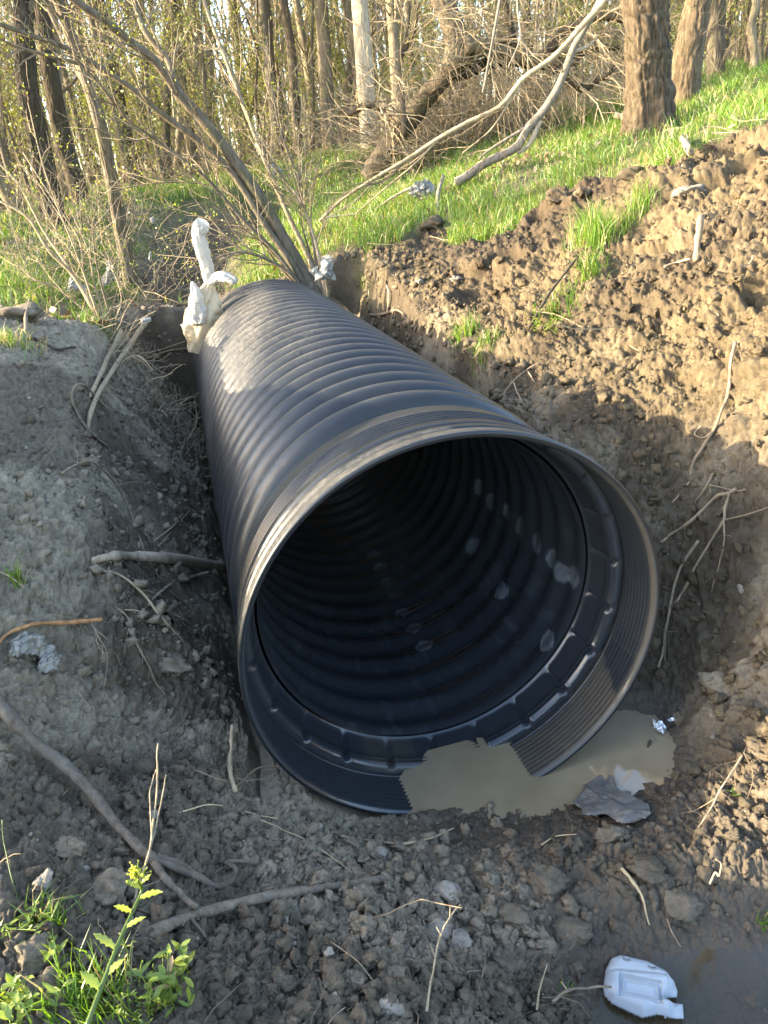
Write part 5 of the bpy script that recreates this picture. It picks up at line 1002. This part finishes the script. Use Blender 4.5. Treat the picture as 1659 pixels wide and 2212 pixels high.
def flowering_weed():
    rng = np.random.default_rng(5); Y = .86; pts = [(188, 2216, .80), (205, 2170, .83), (226, 2115, .87), (247, 2060, .91), (268, 2010, .95), (290, 1962, .99), (306, 1925, 1.02), (300, 1905, 1.02), (293, 1890, 1.02)]
    root = empty("flowering_weed", atY(*pts[0]), "tall sunlit yellow-green weed with a budding head rising at the bottom left", "weed"); b = MB(); S, rr = limb(b, pts, 6.5, 3.2, 46, 8, .03); b.build("stem", M_WEED, root)
    d0 = px_size(S[0])
    for t, px_l, sgn in ((.20, 70, -1), (.28, 60, 1), (.40, 60, -1), (.52, 55, 1), (.60, 60, -1), (.70, 70, 1), (.78, 50, -1), (.84, 42, 1), (.88, 36, -1)):
        i = int(t * 45); p = S[i]; d = RT * sgn * rng.uniform(.5, .9) + UP * rng.uniform(.5, 1.0) - FW * rng.uniform(-.4, .5); m = MB(); leaf_blade(m, p, d, px_l * d0 * rng.uniform(.8, 1.1), px_l * .30 * d0, rng, .5, rng.uniform(.5, .85), 9, .22); m.build("leaf", M_WEED, root)
    h = MB(); c = S[-1]; V0, T0 = ico(1)
    for k in range(46):
        q = c + (RT * rng.normal(0, 12) + UP * rng.normal(4, 11) + FW * rng.normal(0, 11)) * d0; r = rng.uniform(1.6, 4.2) * d0; h.add(V0 * r * np.array([1, 1, 1.3]) + q, None, T0, rng.uniform()); h.tube([c - UP * 8 * d0, (c + q) / 2, q], .8 * d0, 4, False, .2)
    for k in range(14): leaf_blade(h, c + RT * rng.normal(0, 8) * d0, rng.normal(0, 1, 3) + UP, rng.uniform(14, 30) * d0, 6 * d0, rng, .3, rng.uniform(.2, .7), 5, .2)
    h.build("flower_head", M_FLOWER, root)
flowering_weed()
def weed_clump(name, label, cx, cy, wx, wy, num, seed, size=24, h=(.02, .14), stems=True, lv=(4, 9)):
    rng = np.random.default_rng(seed); root = empty(name, gp(cx, cy), label, "weed"); L = MB(); St = MB()
    for k in range(num):
        a = rng.uniform(0, 6.28); r = math.sqrt(rng.uniform(0, 1)); p = gp(min(max(cx + wx * r * math.cos(a), 2), 1655), cy + wy * r * math.sin(a)); d = px_size(p); hh = rng.uniform(*h); tip = p + np.array([rng.normal(0, .03), rng.normal(0, .03), hh]); Q = spline([p, (p + tip) / 2 + rng.normal(0, .008, 3), tip], 8); St.tube(Q, .0013, 4, False, rng.uniform(0, 1))
        for j in range(int(rng.integers(*lv))):
            i = int(rng.integers(2, 8)); dd = np.array([rng.normal(), rng.normal(), rng.uniform(.1, 1.2)]); leaf_blade(L, Q[i], dd, size * d * rng.uniform(.5, 1.3), size * d * .36 * rng.uniform(.7, 1.2), rng, rng.uniform(.1, .8), min(1, abs(rng.normal(.5, .25))), 4)
    St.build("stems", M_WEED, root); L.build("leaves", M_WEED, root)
weed_clump("weed_clump", "low leafy mass of weeds at the bottom left, partly sunlit", 285, 2175, 115, 45, 48, 6, 12, lv=(4, 8))
weed_clump("broadleaf_weed", "broad-leaved seedling on the dark soil left of the flowering weed", 118, 2062, 26, 20, 7, 7, 34, (.02, .05), lv=(3, 6))
weed_clump("broadleaf_weed", "broad-leaved weed in the very bottom left corner", 55, 2190, 70, 25, 16, 8, 36, (.02, .05), lv=(3, 6))
weed_clump("broadleaf_weed", "thin-leaved weed with an upright pale leaf at the right of the bottom weeds", 380, 2175, 30, 30, 22, 9, 34, (.04, .12), lv=(3, 6))
weed_clump("seedling", "sprinkling of small seedlings at the left edge below the grass clump", 45, 2010, 45, 20, 14, 10, 18, (.01, .03), lv=(2, 5))
weed_clump("seedling", "tiny yellow seedling on the sunlit mud at the right edge", 1592, 1722, 8, 5, 3, 11, 18, (.01, .03), lv=(2, 4))
weed_clump("leafy_weed", "leafy weeds at the cut edge beside the dark slanting stick", 1180, 700, 40, 30, 30, 12, 14, (.03, .09), lv=(3, 7))

def debris():
    rng = np.random.default_rng(88); b = MB(); n = 5200; x, y, r = scatter(n, .9, 6.5, -38, 38, rng); s, l = to_sl(x, y); so = soil_mask(x, y); zb = base_h(x, y)
    k = (so > .6) & ~((np.abs(l) < .74) & (s > -.05)) & (zb > .03) & (rng.uniform(0, 1, n) < .35 + .35 * fbm(x * 1.5, y * 1.5, 2, 3)); x, y = x[k], y[k]; z = ground_h(x, y)
    for i in range(len(x)):
        L = .02 + .05 * rng.pareto(2.5); L = min(L, .28); a = rng.uniform(0, 6.28); P = wobble((x[i], y[i], z[i] + .004), (math.cos(a), math.sin(a), rng.normal(.08, .2)), L, 5, rng, .28, -.03); rr = rng.uniform(.0005, .0014) * (1 + L * 4); b.tube(P, np.linspace(rr, rr * .4, 6), 3, False, rng.uniform())
    tag(b.build("root_litter", M_ROOT, smooth=False), "hair roots and straw bits strewn over the bare soil", "litter", kind="stuff")
    b = MB(); n = 5000; x, y, r = scatter(n, .9, 5.5, -38, 38, rng); s, l = to_sl(x, y); so = soil_mask(x, y); k = (so > .6) & ~((np.abs(l) < .74) & (s > -.05)) & (base_h(x, y) > .04); x, y = x[k], y[k]; V0, T0 = ico(1); m = len(x); size = .0016 + .0015 * rng.pareto(2.5, m).clip(0, 5); z = ground_h(x, y) + size * .2
    P = np.einsum('nij,vj->nvi', rot_mats(m, rng), lump(V0, 8)) * size[:, None, None] + np.stack([x, y, z], 1)[:, None]; b.add(P.reshape(-1, 3), None, (T0[None] + (np.arange(m) * len(V0))[:, None, None]).reshape(-1, 3))
    tag(b.build("gravel", M_STONE, smooth=False), "tiny pale grit and pebbles in the soil", "gravel", kind="stuff")
debris()

def leaf_litter():
    rng = np.random.default_rng(91); m = leaf_material("fallen_leaf", [(0, (.07, .045, .022)), (.5, (.17, .115, .06)), (1, (.30, .23, .14))], .1); b = MB(); n = 16000; x, y, r = scatter(n, 4.2, 24, -37, 37, rng)
    k = (soil_mask(x, y) < .3) & (rng.uniform(0, 1, n) < np.clip(.35 + .9 * fbm(x * .6, y * .6, 3, 29), .05, 1)); x, y, r = x[k], y[k], r[k]; z = ground_h(x, y) + rng.uniform(.01, .07, len(x)); leaves(b, np.stack([x, y, z], 1), .05, rng, 1, .0, 1.0, 1.3)
    tag(b.build("leaf_litter", m, smooth=False), "brown fallen leaves scattered through the grass", "leaves", kind="stuff")
leaf_litter()
